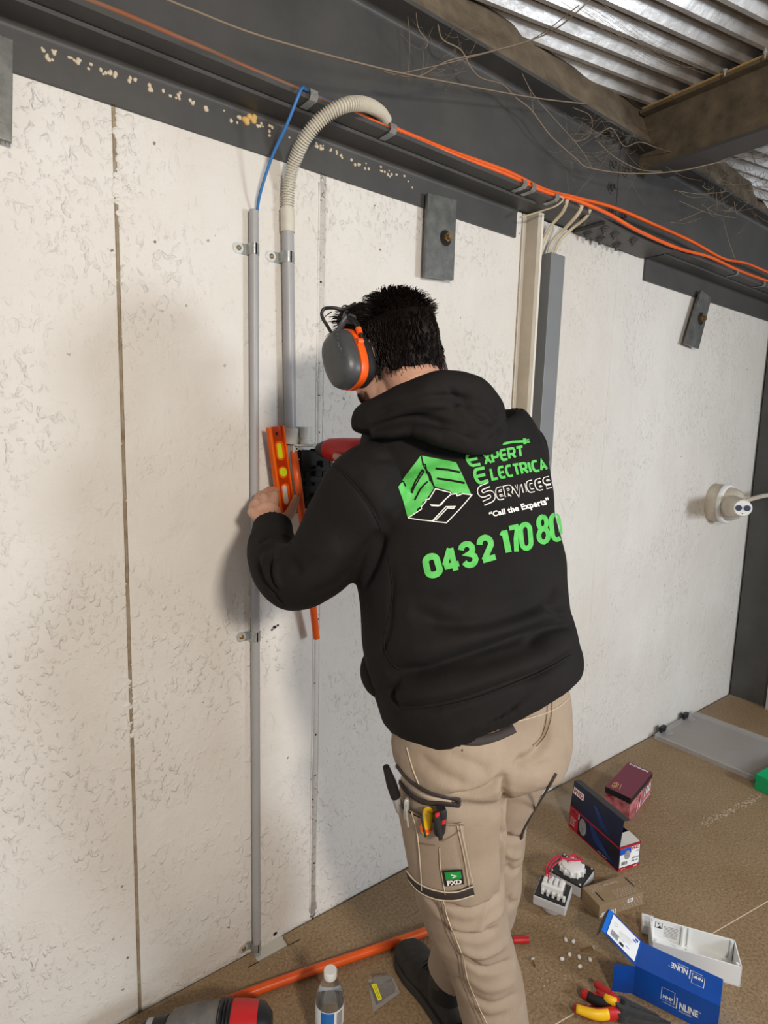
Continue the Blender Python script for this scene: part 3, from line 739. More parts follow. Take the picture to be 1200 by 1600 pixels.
# red impact driver in the hidden right hand
dv = empty('cordless_drill', (.84, 1.2, 1.40), 'red and black cordless drill working in the switch box, partly behind the shoulder', 'drill')
tip = PY(486, 703, 1.41); dax = (Vector((.905, 1.16, 1.452))-tip).normalized()
bm = N_(); tube(bm, [tip, tip+dax*.06], .0035, 6); obj('drill_bit', bm, M['black'], dv)
q0 = PY(497, 702, 1.355); bm = N_(); lathe(bm, q0, dax, [(0, .009), (.004, .016), (.02, .022), (.03, .024)], 24); obj('chuck', bm, M['beard'] if False else M['cup'], dv, smooth='auto')
bm = N_(); lathe(bm, q0+dax*.03, dax, [(0, .024), (.01, .029), (.05, .031), (.12, .031), (.13, .026)], 24); obj('drill_body', bm, M['red'], dv, smooth='auto')
bm = N_(); g0 = q0+dax*.10; tube(bm, [g0, g0+Vector((.01, -.02, -.11))], [(.017, .022), (.016, .024)], 14); obj('handle', bm, M['black'], dv)
bm = N_(); box(bm, g0+Vector((.012, -.02, -.135)), (.06, .09, .05)); obj('battery', bm, M['black'], dv, bev=.006)
# security camera
sc_ = empty('security_camera', (3.3, YW, 1.18), 'cream dome security camera on the wall at the right with two dark lenses', 'security camera')
c = PY(1114, 785, YW); c.y = YW
bm = N_(); lathe(bm, c, (0, -1, 0), [(0, .098), (.006, .100), (.052, .100), (.060, .098)], 48); obj('mount_base', bm, M['cam_cream'], sc_, smooth='auto')
bm = N_(); lathe(bm, c+Vector((0, -.060, 0)), (0, -1, 0), [(0, .104), (.010, .104), (.018, .098), (.020, .088)], 48); obj('base_ring', bm, M['white'], sc_, smooth='auto')
bm = N_(); lathe(bm, c+Vector((0, -.078, 0)), (0, -1, 0), [(0, .088), (.02, .085), (.05, .072), (.062, .058), (.064, .04)], 48); rg = obj('swivel_collar', bm, M['cam_cream'], sc_, smooth='auto')
hc = c+Vector((-.03, -.105, -.006)); fc = PY(1161, 794, 1.175); look = (fc-hc).normalized()
bm = N_(); ellip(bm, hc, (.062, .062, .062), n=28); obj('eyeball', bm, M['cam_cream'], sc_, smooth=True)
bm = N_(); lathe(bm, hc+look*.03, look, [(0, .055), ((fc-hc).length*.5, .047), ((fc-hc).length-.045, .040)], 32); obj('camera_barrel', bm, M['cam_cream'], sc_, smooth='auto')
fcn = (look*.4+(EYE-fc).normalized()*.6).normalized()
bm = N_(); lathe(bm, fc-fcn*.030, fcn, [(0, .036), (.022, .038), (.028, .036)], 32); fp = obj('face_plate', bm, M['white'], sc_, smooth='auto'); fc = fc-fcn*.0022
A_ = axes(fcn, (.8, -.6, 0))
for sx_, mt in ((-.017, 'lens'), (.017, 'lens')):
    p = fc+fcn*.0022+A_ @ Vector((sx_, 0, 0)); bm = N_(); cyl(bm, p, p+fcn*.002, .0135, 20); obj('lens', bm, M[mt], fp)
p = fc+fcn*.0022+Vector((0, 0, -.026)); bm = N_(); cyl(bm, p, p+fcn*.001, .0025, 10); obj('sensor_hole', bm, M['lens'], fp)
bm = N_(); tube(bm, [c+Vector((.06, -.09, .0)), PX(1180, 778, 3.45), PX(1200, 774, 3.60), PX(1240, 772, 3.7)], .012, 12, smooth=6); obj('camera_cable', bm, M['cam_cream'], sc_, smooth=True)
# ================================================================== THINGS ON THE FLOOR
def panel(bm, o, u, v, th=.0012):
    """thin cardboard sheet: corner o, edges u, v"""
    o, u, v = map(Vector, (o, u, v)); n = u.cross(v).normalized()*th; hexa(bm, o-n/2, u, v, n)
Zv = Vector((0, 0, 1))
# orange conduit lying on the floor
fp_ = [PZ(345, 1568, .0125), PZ(420, 1540, .0125), PZ(500, 1512, .0125), PZ(590, 1482, .0125), PZ(675, 1452, .0125), PZ(740, 1432, .0125)]
bm = N_(); tube(bm, fp_, .0122, 18, smooth=6); tag(obj('orange_conduit', bm, M['orange_pipe'], smooth='auto'), 'long orange conduit lying on the floor from the hammer drill to the shoe', 'conduit')
# water bottle
bp_ = Vector((.690, 1.066, 0)); bt = empty('water_bottle', bp_, 'clear plastic water bottle with a white cap and a blue and white label', 'bottle')
pr = [(0, .028), (.004, .032), (.02, .0335), (.03, .031), (.04, .0335), (.052, .031), (.063, .0335), (.075, .0345), (.14, .0345), (.150, .0345), (.165, .030), (.180, .022), (.190, .0145), (.196, .0135), (.214, .0135)]
bm = N_(); lathe(bm, bp_+Zv*.0005, Zv, pr, 40)
bmesh.ops.delete(bm, geom=[f for f in bm.faces if len(f.verts) > 4 and f.calc_center_median().z > .2], context='FACES')
obj('bottle_body', bm, M['clear'], bt, smooth='auto')
bm = N_(); lathe(bm, bp_+Zv*.002, Zv, [(0, .026), (.004, .030), (.02, .0315), (.10, .0325), (.128, .0325)], 32); obj('water', bm, M['clear'], bt, smooth='auto')
bm = N_(); n = 48
def labstrip(a0, a1, z0, z1, r, mt, name):
    bm = N_(); pr_ = None; k = max(4, int((a1-a0)/.08))
    for i in range(k+1):
        a = a0+(a1-a0)*i/k; q = [bm.verts.new(bp_+Vector((math.cos(a)*r, math.sin(a)*r, z))) for z in (z0, z1)]
        if pr_: bm.faces.new((pr_[0], q[0], q[1], pr_[1]))
        pr_ = q
    return obj(name, bm, M[mt], bt)
vd = math.atan2(-1.066, -.69)
lab = labstrip(0, 2*math.pi, .085, .137, .0350, 'white_p', 'bottle_label')
for a, b, c_, d, mt in ((vd-.62, vd+.32, .087, .135, 'label_blue'),):
    o = labstrip(a, b, c_, d, .0353, mt, 'label_print'); o.parent = lab; o.matrix_parent_inverse = Matrix.Identity(4)
for k in range(7):
    o = labstrip(vd+.50, vd+.98, .095+k*.0055, .0978+k*.0055, .0354, 'black', 'bar_mark'); o.parent = lab; o.matrix_parent_inverse = Matrix.Identity(4)
prc = [(0, .0155), (.003, .016), (.016, .016), (.0185, .0145)]
bm = N_(); lathe(bm, bp_+Zv*.200, Zv, prc, 36); obj('cap', bm, M['white'], bt, smooth='auto')
# empty blister pack
bl = empty('blister_pack', PZ(597, 1552, 0), 'empty clear blister pack with a yellow label between bottle and shoe', 'packaging')
q = [PZ(575, 1531, 0), PZ(615, 1529, 0), PZ(625, 1552, 0), PZ(583, 1582, 0)]
bm = N_(); prism(bm, [p+Zv*.001 for p in q], Zv*.0008); obj('backing_sheet', bm, M['frost'], bl)
c0 = (q[0]+q[2])/2
bm = N_(); a = [p.lerp(c0, .25)+Zv*.002 for p in q]; b = [p.lerp(c0, .38)+Zv*.022 for p in q]
va = [bm.verts.new(p) for p in a]; vb = [bm.verts.new(p) for p in b]
for i in range(4): bm.faces.new((va[i], va[(i+1) % 4], vb[(i+1) % 4], vb[i]))
bm.faces.new(vb); bmesh.ops.subdivide_edges(bm, edges=bm.edges[:], cuts=1)
for v in bm.verts: v.co += Vector((random.uniform(-.001, .001),)*3)
obj('blister_bubble', bm, M['clear'], bl, bev=.0008)
yl = [PZ(580, 1538, .024), PZ(588, 1537, .024), PZ(597, 1561, .024), PZ(591, 1564, .024)]
bm = N_(); prism(bm, yl, Zv*.0006); lb_ = obj('yellow_label', bm, M['yellow_lab'], bl)
fnl = bil([yl[0]+Zv*.0009, yl[1]+Zv*.0009, yl[2]+Zv*.0009, yl[3]+Zv*.0009])
bm = N_()
for u in (.3, .62): flat(bm, *rect(u, .1, u+.07, .92), lambda a_, b_: Vector(fnl(a_, b_)))
obj('label_lines', bm, M['black'], lb_)
# rotary hammer drill at the bottom left
hd_ = empty('hammer_drill', PZ(310, 1625, 0), 'dusty grey and red hammer drill lying on its side at the bottom left', 'drill')
d0 = PZ(196, 1626, .075); d1 = PZ(404, 1608, .085); dd = (d1-d0).normalized(); Ld = (d1-d0).length
def seg(name, t0, t1, prof, mt, n=28): 
    bm = N_(); lathe(bm, d0+dd*(t0*Ld), dd, [(p*(t1-t0)*Ld, r) for p, r in prof], n); return obj(name, bm, M[mt], hd_, smooth='auto')
seg('gear_housing', .30, .72, [(0, .038), (.12, .052), (.5, .060), (1, .064)], 'drill_grey')
seg('chuck_collar', .10, .30, [(0, .030), (.2, .036), (.5, .036), (.55, .040), (1, .042)], 'black')
seg('grey_ring', .155, .20, [(0, .0385), (1, .0385)], 'pipe')
seg('bellows', .70, .80, [(0, .066), (.1, .063), (.2, .067), (.35, .063), (.45, .067), (.6, .063), (.7, .067), (.85, .063), (1, .066)], 'black')
rs = seg('red_motor_cover', .795, 1.0, [(0, .063), (.6, .060), (1, .056)], 'red')
seg('rear_grip', 1.0, 1.10, [(0, .056), (.5, .05), (1, .032)], 'black')
seg('drill_bit', -.62, .12, [(0, .004), (.04, .0065), (1, .0065)], 'cup', 12)
bm = N_(); g = d0+dd*(1.02*Ld); box(bm, g+Vector((.0, -.07, -.03)), (.045, .13, .07), Matrix.Rotation(.3, 3, 'Z')); obj('handle', bm, M['black'], hd_, bev=.012)
bm = N_(); g = d0+dd*(.45*Ld); cyl(bm, g+Vector((0, -.05, -.010)), g+Vector((.01, -.16, -.03)), .018, 20, .021); obj('side_handle', bm, M['black'], hd_)
up = Vector((-.3, -.55, .78)).normalized(); up = (up-dd*up.dot(dd)).normalized()
sd = dd.cross(up)
def drillfn(t0, t1, a0_, a1_, r):
    def f(u, v):
        a = a0_+(a1_-a0_)*v; return d0+dd*((t0+(t1-t0)*u)*Ld)+(up*math.cos(a)-sd*math.sin(a))*r
    return f
tx, tf = text2d('2503', .01)
bm = N_(); V_, F_ = strokes2d([[(0, 0), (.35, 0), (.35, 1), (0, 1)], [(.6, .3), (.6, 1), (1, 1)]], .05); flat(bm, V_, F_, drillfn(.50, .60, .25, -.25, .0625)); obj('housing_mark', bm, M['pipe'], hd_)
# black screwdriver with red handle, seen past the leg
rp = empty('screwdriver', PZ(800, 1470, 0), 'red and black screwdriver lying on the floor just right of the trouser leg', 'screwdriver')
a, b = PZ(800, 1469, .012), PZ(826, 1468, .012); bm = N_(); lathe(bm, a, b-a, [(0, .008), (.005, .010), (.04, .0095), ((b-a).length, .0095)], 16); obj('red_handle', bm, M['red'], rp, smooth='auto')
bm = N_(); lathe(bm, a, a-b, [(0, .011), (.02, .011), (.03, .006), (.09, .003)], 16); obj('black_shaft', bm, M['black'], rp, smooth='auto')
# wall plugs and screws
for i, (px, py) in enumerate(((884, 1468), (896, 1471), (890, 1491), (878, 1498), (905, 1495), (906, 1510), (922, 1499))):
    p = PZ(px, py, .005); a = random.uniform(0, 3.1); d = Vector((math.cos(a), math.sin(a), 0)); bm = N_(); lathe(bm, p-d*.006, d, [(0, .0038), (.004, .0052), (.010, .0046), (.012, .003)], 12)
    o = obj('plastic_plug', bm, M['white'], smooth=True); tag(o, 'small white plastic plug on the floor, '+('leftmost of the top pair', 'rightmost of the top pair', 'middle one below the top pair', 'leftmost of all, lower left', 'second from the bottom', 'lowest of all', 'furthest right, beside the blue carton flap')[i], 'plastic plug', 'white plastic plugs scattered on the floor')
def screw(p0, p1, label):
    p0, p1 = Vector(p0), Vector(p1); d = (p1-p0).normalized(); L_ = (p1-p0).length; e = empty('screw', p0, label, 'screw')
    bm = N_(); lathe(bm, p0, d, [(0, .006), (.002, .006), (.004, .0025)], 12); obj('screw_head', bm, M['zinc'], e)
    bm = N_(); lathe(bm, p0+d*.004, d, [(k*(L_-.004)/14, (.0025 if k % 2 else .0018)*(1 if k < 13 else .3)) for k in range(15)], 8); obj('shank', bm, M['brass'], e)
screw(PZ(832, 1498, .006), PZ(838, 1512, .002), 'loose screw lying on its own right of the trouser leg')
screw(PZ(928, 1481, .006), PZ(905, 1484, .003), 'longer loose screw lying above the white screw caps')
# ---- open-lid long black and blue socket box
def carton(name, label, bl_, br_, tlb, h, lid, cat='box'):
    pass
def lab(fn, s, u0, v0, u1, v1, bold=0): v, f = text2d(s, bold); return (v, f, (u0, v0, u1, v1))
fb_ = PZ(965, 1362, 0); fr_ = PZ(1006, 1352, 0); lb0 = PZ(889, 1291, 0)
u = (lb0-fb_); wv = (fr_-fb_); n_u = u.normalized(); wv = wv-n_u*wv.dot(n_u); wv = wv.normalized()*.095; H = .092
e = empty('socket_carton', fb_, 'long black, red and blue socket carton with its lid standing open', 'box')
bm = N_(); panel(bm, fb_, u, Zv*H); obj('side_panel', bm, M['card_navy'], e)
bm = N_(); panel(bm, fb_+wv, u, Zv*H); obj('side_panel', bm, M['card_navy'], e)
bm = N_(); panel(bm, fb_, wv, Zv*H); fe1 = obj('end_panel', bm, M['card_black'], e)
bm = N_(); panel(bm, fb_+u, wv, Zv*H); obj('end_panel', bm, M['card_black'], e)
bm = N_(); panel(bm, fb_+Zv*.001, u, wv); obj('bottom_panel', bm, M['kraft'], e)
lidd = (Zv*.98-wv.normalized()*-.10).normalized()*.098
bm = N_(); panel(bm, fb_+Zv*H, u, lidd); lid = obj('lid_panel', bm, M['card_navy'], e)
bm = N_(); panel(bm, fb_+Zv*H+lidd, u, wv.normalized()*.030-Zv*.004); obj('tuck_flap', bm, M['card_black'], e)
bm = N_(); panel(bm, fb_+Zv*(H-.001)+u*.01, wv, u*.20+Zv*.004); obj('inner_flap', bm, M['card_white'], e)
nside = -wv.normalized()*.0014
sf = lambda a, b: fb_+u*(1-a)+Zv*(H*b)+nside
def sfn(a, b): return fb_+u*(1-a)+Zv*(H*b)+nside
def lfn(a, b): return fb_+u*(1-a)+Zv*H+lidd*b+nside
put('red_stripe', M['card_red'], e, sfn, [rect(0, .93, 1, 1.0), rect(0, 0, 1, .05), rect(0, .05, .19, .93)])
put('logo_field', M['white_p'], e, sfn, [rect(.02, .68, .21, .90)]); put('logo_field', M['white_p'], lid, lfn, [rect(.02, .52, .24, .78)])
n2 = nside*1.5
put('logo_text', M['card_red'], e, lambda a, b: sfn(a, b)+n2*.4, [lab(0, 'PND', .035, .71, .195, .87, .02)])
put('logo_text', M['card_red'], lid, lambda a, b: lfn(a, b)+n2*.4, [lab(0, 'PND', .035, .56, .225, .74, .02)])
put('small_print', M['white_p'], e, lambda a, b: sfn(a, b)+n2*.4, [lab(0, 'SWITCHED', .03, .50, .15, .56), lab(0, 'SOCKET', .03, .40, .13, .46), lab(0, 'OUTLET', .03, .30, .13, .36), lab(0, 'IP66', .03, .19, .12, .25), lab(0, '10A 250V', .62, .10, .80, .14)])
circ = [(.29+.075*math.cos(a), .50+.36*math.sin(a)) for a in np.linspace(0, 2*math.pi, 25)[:-1]]
put('product_picture', M['photo_grey'], e, sfn, [(circ, [tuple(range(24))])])
put('blue_flash', M['flash'], e, lambda a, b: sfn(a, b)-n2*.2, [([(.40, .92), (.47, .92), (.95, .08), (.52, .35)], [(0, 1, 2, 3)])])
put('blue_flash', M['flash'], lid, lfn, [([(.44, .70), (.50, .74), (.80, .1), (.62, .2)], [(0, 1, 2, 3)])])
nend = -n_u*.0014
def efn(a, b): return fb_+wv*a+Zv*(H*b)+nend
put('end_label', M['white_p'], fe1, efn, [rect(.04, .14, .97, .90)]); put('red_stripe', M['card_red'], fe1, efn, [rect(0, .91, 1, 1), rect(0, 0, 1, .12)])
ef2 = lambda a, b: efn(a, b)+nend*.4
put('blue_field', M['print_blue'], fe1, ef2, [rect(.04, .66, .56, .90)])
circ = [(.38+.14*math.cos(a), .62+.19*math.sin(a)) for a in np.linspace(0, 2*math.pi, 21)[:-1]]
ef3 = lambda a, b: efn(a, b)+nend*.8
put('product_picture', M['photo_grey'], fe1, ef3, [(circ, [tuple(range(20))])])
put('logo_text', M['card_red'], fe1, ef3, [lab(0, 'PND', .60, .77, .94, .89, .02)])
put('label_text', M['black'], fe1, ef2, [lab(0, '1 PK', .80, .64, .95, .70, .01), lab(0, '56SO310', .62, .38, .95, .45, .01), lab(0, 'IP66 10A', .62, .26, .93, .33, .01)]+[rect(.14+k*.021, .22, .14+k*.021+random.choice((.006, .012)), .36) for k in range(13)])
put('small_print', M['white_p'], fe1, ef2, [lab(0, 'QTY 10', .14, .03, .32, .09, .01), lab(0, 'SOCKET', .72, .03, .92, .09, .01)])
bm = N_(); ip = fb_+u*.26+wv*.30+Zv*(H+.012); box(bm, ip, (.03, .035, .035)); box(bm, ip+Vector((.004, .0, .016)), (.018, .02, .02)); o = obj('socket_mechanism', bm, M['white'], bev=.003); tag(o, 'small white socket part poking up inside the open black carton', 'socket part')
# ---- maroon screw box
top = [PZ(946, 1229, .10), PZ(986, 1248, .10), PZ(1020, 1207, .10), PZ(984, 1194, .10)]
e = empty('screw_carton', (top[0].x, top[0].y, 0), 'closed maroon carton with a pink meat-red printed side, behind the open black carton', 'box')
o0_ = top[1]; ua = top[0]-top[1]; ub = top[2]-top[1]; o0_ = Vector((o0_.x, o0_.y, 0))
bm = N_(); hexa(bm, o0_+Vector((ua+ub)*.01), ua*.98, ub*.98, Zv*.098); cb_ = obj('carton_body', bm, M['card_pink'], e, bev=.001)
bm = N_(); hexa(bm, o0_+Zv*.076, ua, ub, Zv*.024); bmesh.ops.translate(bm, verts=bm.verts, vec=(0, 0, 0)); ld = obj('lid_band', bm, M['card_black'], e, bev=.001)
tfn = lambda a, b: o0_+Zv*.1006+ua*a+ub*b
put('lid_top', M['card_maroon'], e, tfn, [rect(.0, .0, 1, 1)])
t2 = lambda a, b: o0_+Zv*.1010+ua*(1-a)+ub*b
put('lid_print', M['white_p'], e, t2, [lab(0, 'FASTENERS', .10, .93, .86, .975, .03)])
put('lid_mark', M['yellow'] if False else M['foam_y'], e, t2, [(*strokes2d([[(.17, .09), (.15, .17), (.2, .24), (.32, .22), (.33, .13), (.25, .08), (.17, .09)], [(.2, .13), (.28, .13), (.28, .19), (.21, .19)]], .02),), (*strokes2d([[(.46, .10), (.40, .24)]], .02),)])
vs_ = []
for i in range(10):
    for k in range(15): vs_.append((*strokes2d([[(.03+i*.1, .04+k*.065), (.03+i*.1+.08, .04+k*.065+.01), (.03+i*.1+.07, .04+k*.065+.045)]], .006),))
M['maroon2'] = mat('maroon_pattern', (.12, .012, .035), .5)
put('lid_pattern', M['maroon2'], e, lambda a, b: t2(a, b)-Zv*.0002, vs_)
s1 = lambda a, b: o0_+ub*a+Zv*(.076*b)-ua.normalized()*.0016+Vector((0, 0, 0))
put('side_print', M['white_p'], e, s1, [lab(0, '100', .62, .45, .92, .92, .02), rect(.55, .18, .90, .22), ([(.30, .1), (.33, .1), (.36, .7)], [(0, 1, 2)]), ([(.42, .15), (.45, .15), (.46, .8)], [(0, 1, 2)])])
# ---- the two wired sockets
def devbox(label, top, h, mt_rim, loc):
    e = empty('wired_socket', loc, label, 'socket'); return e
def sq(c, ang_, s): 
    a = Vector((math.cos(ang_), math.sin(ang_), 0)); b = Vector((-math.sin(ang_), math.cos(ang_), 0)); return c, a*s, b*s
cA = PZ(880, 1408, .065); A1, A2, A3 = PZ(841, 1402, .065), PZ(884, 1419, .065), PZ(917, 1405, .065)
ua, ub = A1-A2, A3-A2
sA = .101; ua = ua.normalized(); ub = (ub-ua*ub.dot(ua)).normalized()
oA = A2.copy()
e = empty('wired_socket', (cA.x, cA.y, 0), 'grey socket lying face down with white terminals up, joined by red wires to its twin', 'socket')
bm = N_(); hexa(bm, oA-Zv*.030, ua*sA, ub*sA, Zv*.030); obj('housing', bm, M['grey_pl'], e, bev=.004)
bm = N_(); hexa(bm, oA+ua*.003+ub*.003, ua*(sA-.006), ub*(sA-.006), Zv*.004); obj('gasket', bm, M['black'], e, bev=.001)
cc = oA+ua*sA/2+ub*sA/2
bm = N_(); lathe(bm, cc-Zv*.030, -Zv, [(0, .040), (.010, .040), (.022, .034), (.030, .030), (.0325, .026)], 32); obj('front_dial', bm, M['grey_pl'], e, smooth='auto')
R_ = Matrix((ua, ub, Zv)).transposed()
bm = N_(); box(bm, cc+Zv*.016, (.066, .050, .028), R_); tb = obj('terminal_housing', bm, M['white'], e, bev=.003)
for i in range(4):
    bm = N_(); box(bm, cc+ua*(-.025+i*.0165)+Zv*.034, (.011, .030, .010), R_); obj('terminal', bm, M['white'], e, bev=.002)
for i in range(5):
    bm = N_(); box(bm, cc+ua*(-.040+i*.0165)-ub*.031+Zv*.010, (.008, .010, .018), R_); obj('clip_foot', bm, M['white'], e, bev=.0015)
for i in range(3):
    p = cc-ua*.034+ub*(-.014+i*.014)+Zv*.018; bm = N_(); box(bm, p, (.002, .004, .012), R_); obj('terminal_screw', bm, M['brass'], tb)
B1, B2, B3, B4 = PZ(865, 1364, .040), PZ(908, 1387, .040), PZ(937, 1360, .040), PZ(893, 1337, .040)
vb_, ub2 = B1-B2, B3-B2; va1 = vb_.normalized(); va2 = (ub2-va1*ub2.dot(va1)).normalized(); sB = .112
e2 = empty('wired_socket', ((B2+va1*.05+va2*.05).x, (B2+va1*.05+va2*.05).y, 0), 'grey socket behind its twin, lying face down with a round white back and black gasket', 'socket')
bm = N_(); hexa(bm, B2-Zv*.0395, va1*sB, va2*sB, Zv*.036); obj('housing', bm, M['grey_pl'], e2, bev=.004)
bm = N_(); hexa(bm, B2-Zv*.0035, va1*sB, va2*sB, Zv*.005); obj('gasket', bm, M['black'], e2, bev=.001)
cB = B2+va1*sB/2+va2*sB/2
for i, j in ((.06, .06), (.94, .06), (.06, .94), (.94, .94)):
    p = B2+va1*sB*i+va2*sB*j; bm = N_(); cyl(bm, p, p+Zv*.004, .0035, 10); obj('corner_screw', bm, M['zinc'], e2)
bm = N_(); lathe(bm, cB, Zv, [(0, .040), (.010, .040), (.012, .036), (.022, .034), (.026, .022), (.028, .0)], 32); rb = obj('round_back', bm, M['white'], e2, smooth='auto')
for k in range(12):
    a = k*math.pi/6; bm = N_(); box(bm, cB+Vector((math.cos(a), math.sin(a), 0))*.038+Zv*.010, (.012, .005, .016), Matrix.Rotation(a, 3, 'Z')); obj('rib', bm, M['white'], rb)
we = []
for k in range(3):
    s_ = cc+ua*(.010+.008*k)+ub*.004+Zv*.036; t_ = cB+Vector((.006*k-.01, .012, .026)); o_ = Vector((random.uniform(-.012, .012), random.uniform(-.012, .012), 0))
    pts = [s_, s_+Zv*.035+ub*.006, s_.lerp(t_, .35)+Zv*.05+o_, s_.lerp(t_, .75)+Zv*.028-o_, cB+Vector((.022-.01*k, -.02+.008*k, .038)), cB+Vector((.02, .012, .04))+o_*.5, t_+Zv*.014, t_]
    bm = N_(); tube(bm, pts, .0021, 8, smooth=8); obj('red_wire', bm, M['wire_red'], e, smooth=True)
# ---- kraft carton with hexagons, printed upside down
k0, k1, k2 = PZ(937, 1416, .046), PZ(1005, 1394, .046), PZ(911, 1386, .046)
ua = k1-k0; n1 = ua.normalized(); ub = k2-k0; ub = ub-n1*ub.dot(n1); h = .0455; kb = Vector((k0.x, k0.y, .0005))
e = empty('hexagon_carton', kb, 'plain brown carton printed with pale hexagons and upside-down lettering', 'box')
bm = N_(); hexa(bm, kb, ua, ub, Zv*h); obj('carton_body', bm, M['kraft'], e, bev=.0015)
f1 = lambda a, b: kb+ua*a+Zv*(h*b)-ub.normalized()*.0012      # long front face
f2 = lambda a, b: kb+Zv*(h+.0009)+ua*a+ub*b
def hexes(cells, r, asp):
    return [(*strokes2d([[(cx+r*math.cos(t), cy+r*asp*math.sin(t)) for t in np.linspace(math.pi/6, math.pi/6+2*math.pi, 7)]], r*.22),) for cx, cy in cells]
cells = [(.50+i*.075+(k % 2)*.0375, .24+k*.25) for k in range(3) for i in range(7) if .46 < .50+i*.075+(k % 2)*.0375 < .98]
put('hexagon_print', M['kraft_print'], e, f1, hexes(cells, .040, 2.7))
cells = [(.08+i*.06+(k % 2)*.03, .66+k*.10) for k in range(3) for i in range(5)]+[(.45+i*.06+(k % 2)*.03, .12+k*.10) for k in range(4) for i in range(8)]
put('hexagon_print', M['kraft_print'], e, f2, hexes(cells, .029, 1.8))
flip = lambda f: (lambda a, b: f(1-a, 1-b))
put('name_print', M['white_p'], e, flip(lambda a, b: f1(a, b)-ub.normalized()*.0003), [lab(0, 'hager', .63, .42, .98, .98, .02)])
put('name_print', M['kraft_print'], e, flip(lambda a, b: f2(a, b)+Zv*.0003), [lab(0, 'hager', .28, .12, .62, .30, .02)])
put('number_print', M['white_p'], e, flip(lambda a, b: f1(a, b)-ub.normalized()*.0003), [lab(0, 'E3', .24, .12, .37, .42, .02)])
put('hand_slot', M['shade'], e, f2, [rect(.14, .14, .165, .62), rect(.93, .35, .955, .85)])
# ---- blue carton
P1, P2, P3 = PZ(993, 1509, .088), PZ(1125, 1573, .088), PZ(1014, 1467, .088)
ua = (P2-P1); nn_ = ua.normalized(); ub = P3-P1; ub = ub-nn_*ub.dot(nn_); ub = ub.normalized()*.092; H = .0875; kb = Vector((P1.x, P1.y, .0008))
e = empty('blue_carton', kb, 'bright blue carton open at its left end with a white label on the raised flap', 'box')
bm = N_(); panel(bm, kb+Zv*H, ua, ub); tp = obj('top_panel', bm, M['card_blue'], e)
bm = N_(); panel(bm, kb, ua, Zv*H); fp1 = obj('front_panel', bm, M['card_blue'], e)
bm = N_(); panel(bm, kb+ub, ua, Zv*H); obj('back_panel', bm, M['card_blue'], e)
bm = N_(); panel(bm, kb+Zv*.001, ua, ub); obj('bottom_panel', bm, M['card_blue'], e)
bm = N_(); panel(bm, kb+ua, ub, Zv*H); ep = obj('end_panel', bm, M['card_blue_in'], e)
fo = (-nn_*.85-ub.normalized()*.25); fd = Vector(PZ(960, 1505, .088)-P1); 
bm = N_(); panel(bm, kb+Zv*.002, Vector((fd.x, fd.y, 0)), Zv*(H-.004)); obj('side_flap', bm, M['card_blue'], e)
# raised end flap with white label: rises from the top panel's left edge
# solve its far edge on a plane tilted about the hinge
tilt = math.radians(38); fl_len = .125
fdir = (-nn_*math.cos(tilt)+Zv*math.sin(tilt)).normalized()
best = None
for td in range(0, 100, 1):
    for ll in (.10, .11, .12, .13, .14, .15):
        f_ = (-nn_*math.cos(math.radians(td))+Zv*math.sin(math.radians(td)))*ll; p = P1+f_
        v_ = RW.T @ np.array(p-EYE); e_x = 600+F*v_[0]/v_[2]-939; e_y = 800+F*v_[1]/v_[2]-1453; er = e_x**2+e_y**2
        if best is None or er < best[0]: best = (er, f_, td, ll)
fdv = best[1]; print('flap', best[2:], best[0]**.5)
bm = N_(); panel(bm, P1, ub, fdv); rf = obj('raised_flap', bm, M['card_blue'], e)
nf = ub.cross(fdv).normalized(); nf = nf if (EYE-P1).dot(nf) > 0 else -nf
rfn = lambda a, b: P1+ub*a+fdv*b+nf*.0014
put('flap_edge', M['card_blue_in'], rf, rfn, [rect(0, .88, 1, 1)])
put('flap_label', M['white_p'], rf, lambda a, b: rfn(a, b)+nf*.0004, [rect(.07, .06, .93, .86)])
lf = lambda a, b: rfn(a, b)+nf*.0008
rot = lambda a, b: lf(1-b, a)      # text runs along the flap
put('label_text', M['black'], rf, lf, [rect(.14, .40, .24, .52)]+[rect(.16+k*.022, .57, .16+k*.022+.010, .78) for k in range(10)]+[lab(0, '200A 1P+N', .62, .20, .64, .46)])
put('label_small', M['photo_grey'], rf, lambda a, b: lf(a, b), [rect(.44+k*.05, .26, .446+k*.05, .60) for k in range(4)]+[(*strokes2d([[(.66+.06*math.cos(t), .72+.05*math.sin(t)) for t in np.linspace(0, 6.28, 16)]], .008),), (*strokes2d([[(.36+.025*math.cos(t), .45+.03*math.sin(t)) for t in np.linspace(0, 6.28, 12)]], .008),), (*strokes2d([[(.36+.025*math.cos(t), .55+.03*math.sin(t)) for t in np.linspace(0, 6.28, 12)]], .008),)])
put('label_mark', M['print_blue'], rf, lf, [rect(.80, .10, .88, .18), rect(.72, .14, .77, .24), rect(.28, .26, .30, .36)])
bm = N_(); panel(bm, P1+fdv, ub, -nn_*.006-Zv*.026+fdv*.06); obj('tuck_lip', bm, M['card_black'], rf)
fr1 = lambda a, b: kb+ua*a+Zv*(H*b)-ub.normalized()*.0010
tp1 = lambda a, b: kb+Zv*(H+.0010)+ua*a+ub*b
def nlogo(fn, sc=1):
    """square, bracket and lettering in unit box u 0..1 (1 = about .6 of panel length)"""
    L_ = [(*strokes2d([[(0, .30), (0, 1), (.30, 1), (.30, .30), (0, .30)]], .012),), (*strokes2d([[(.05, .16), (.36, .16), (.36, .78), (.335, .78)]], .022),)]
    return L_
fA = lambda a, b: fr1(.34+.52*a, .18+.56*b)
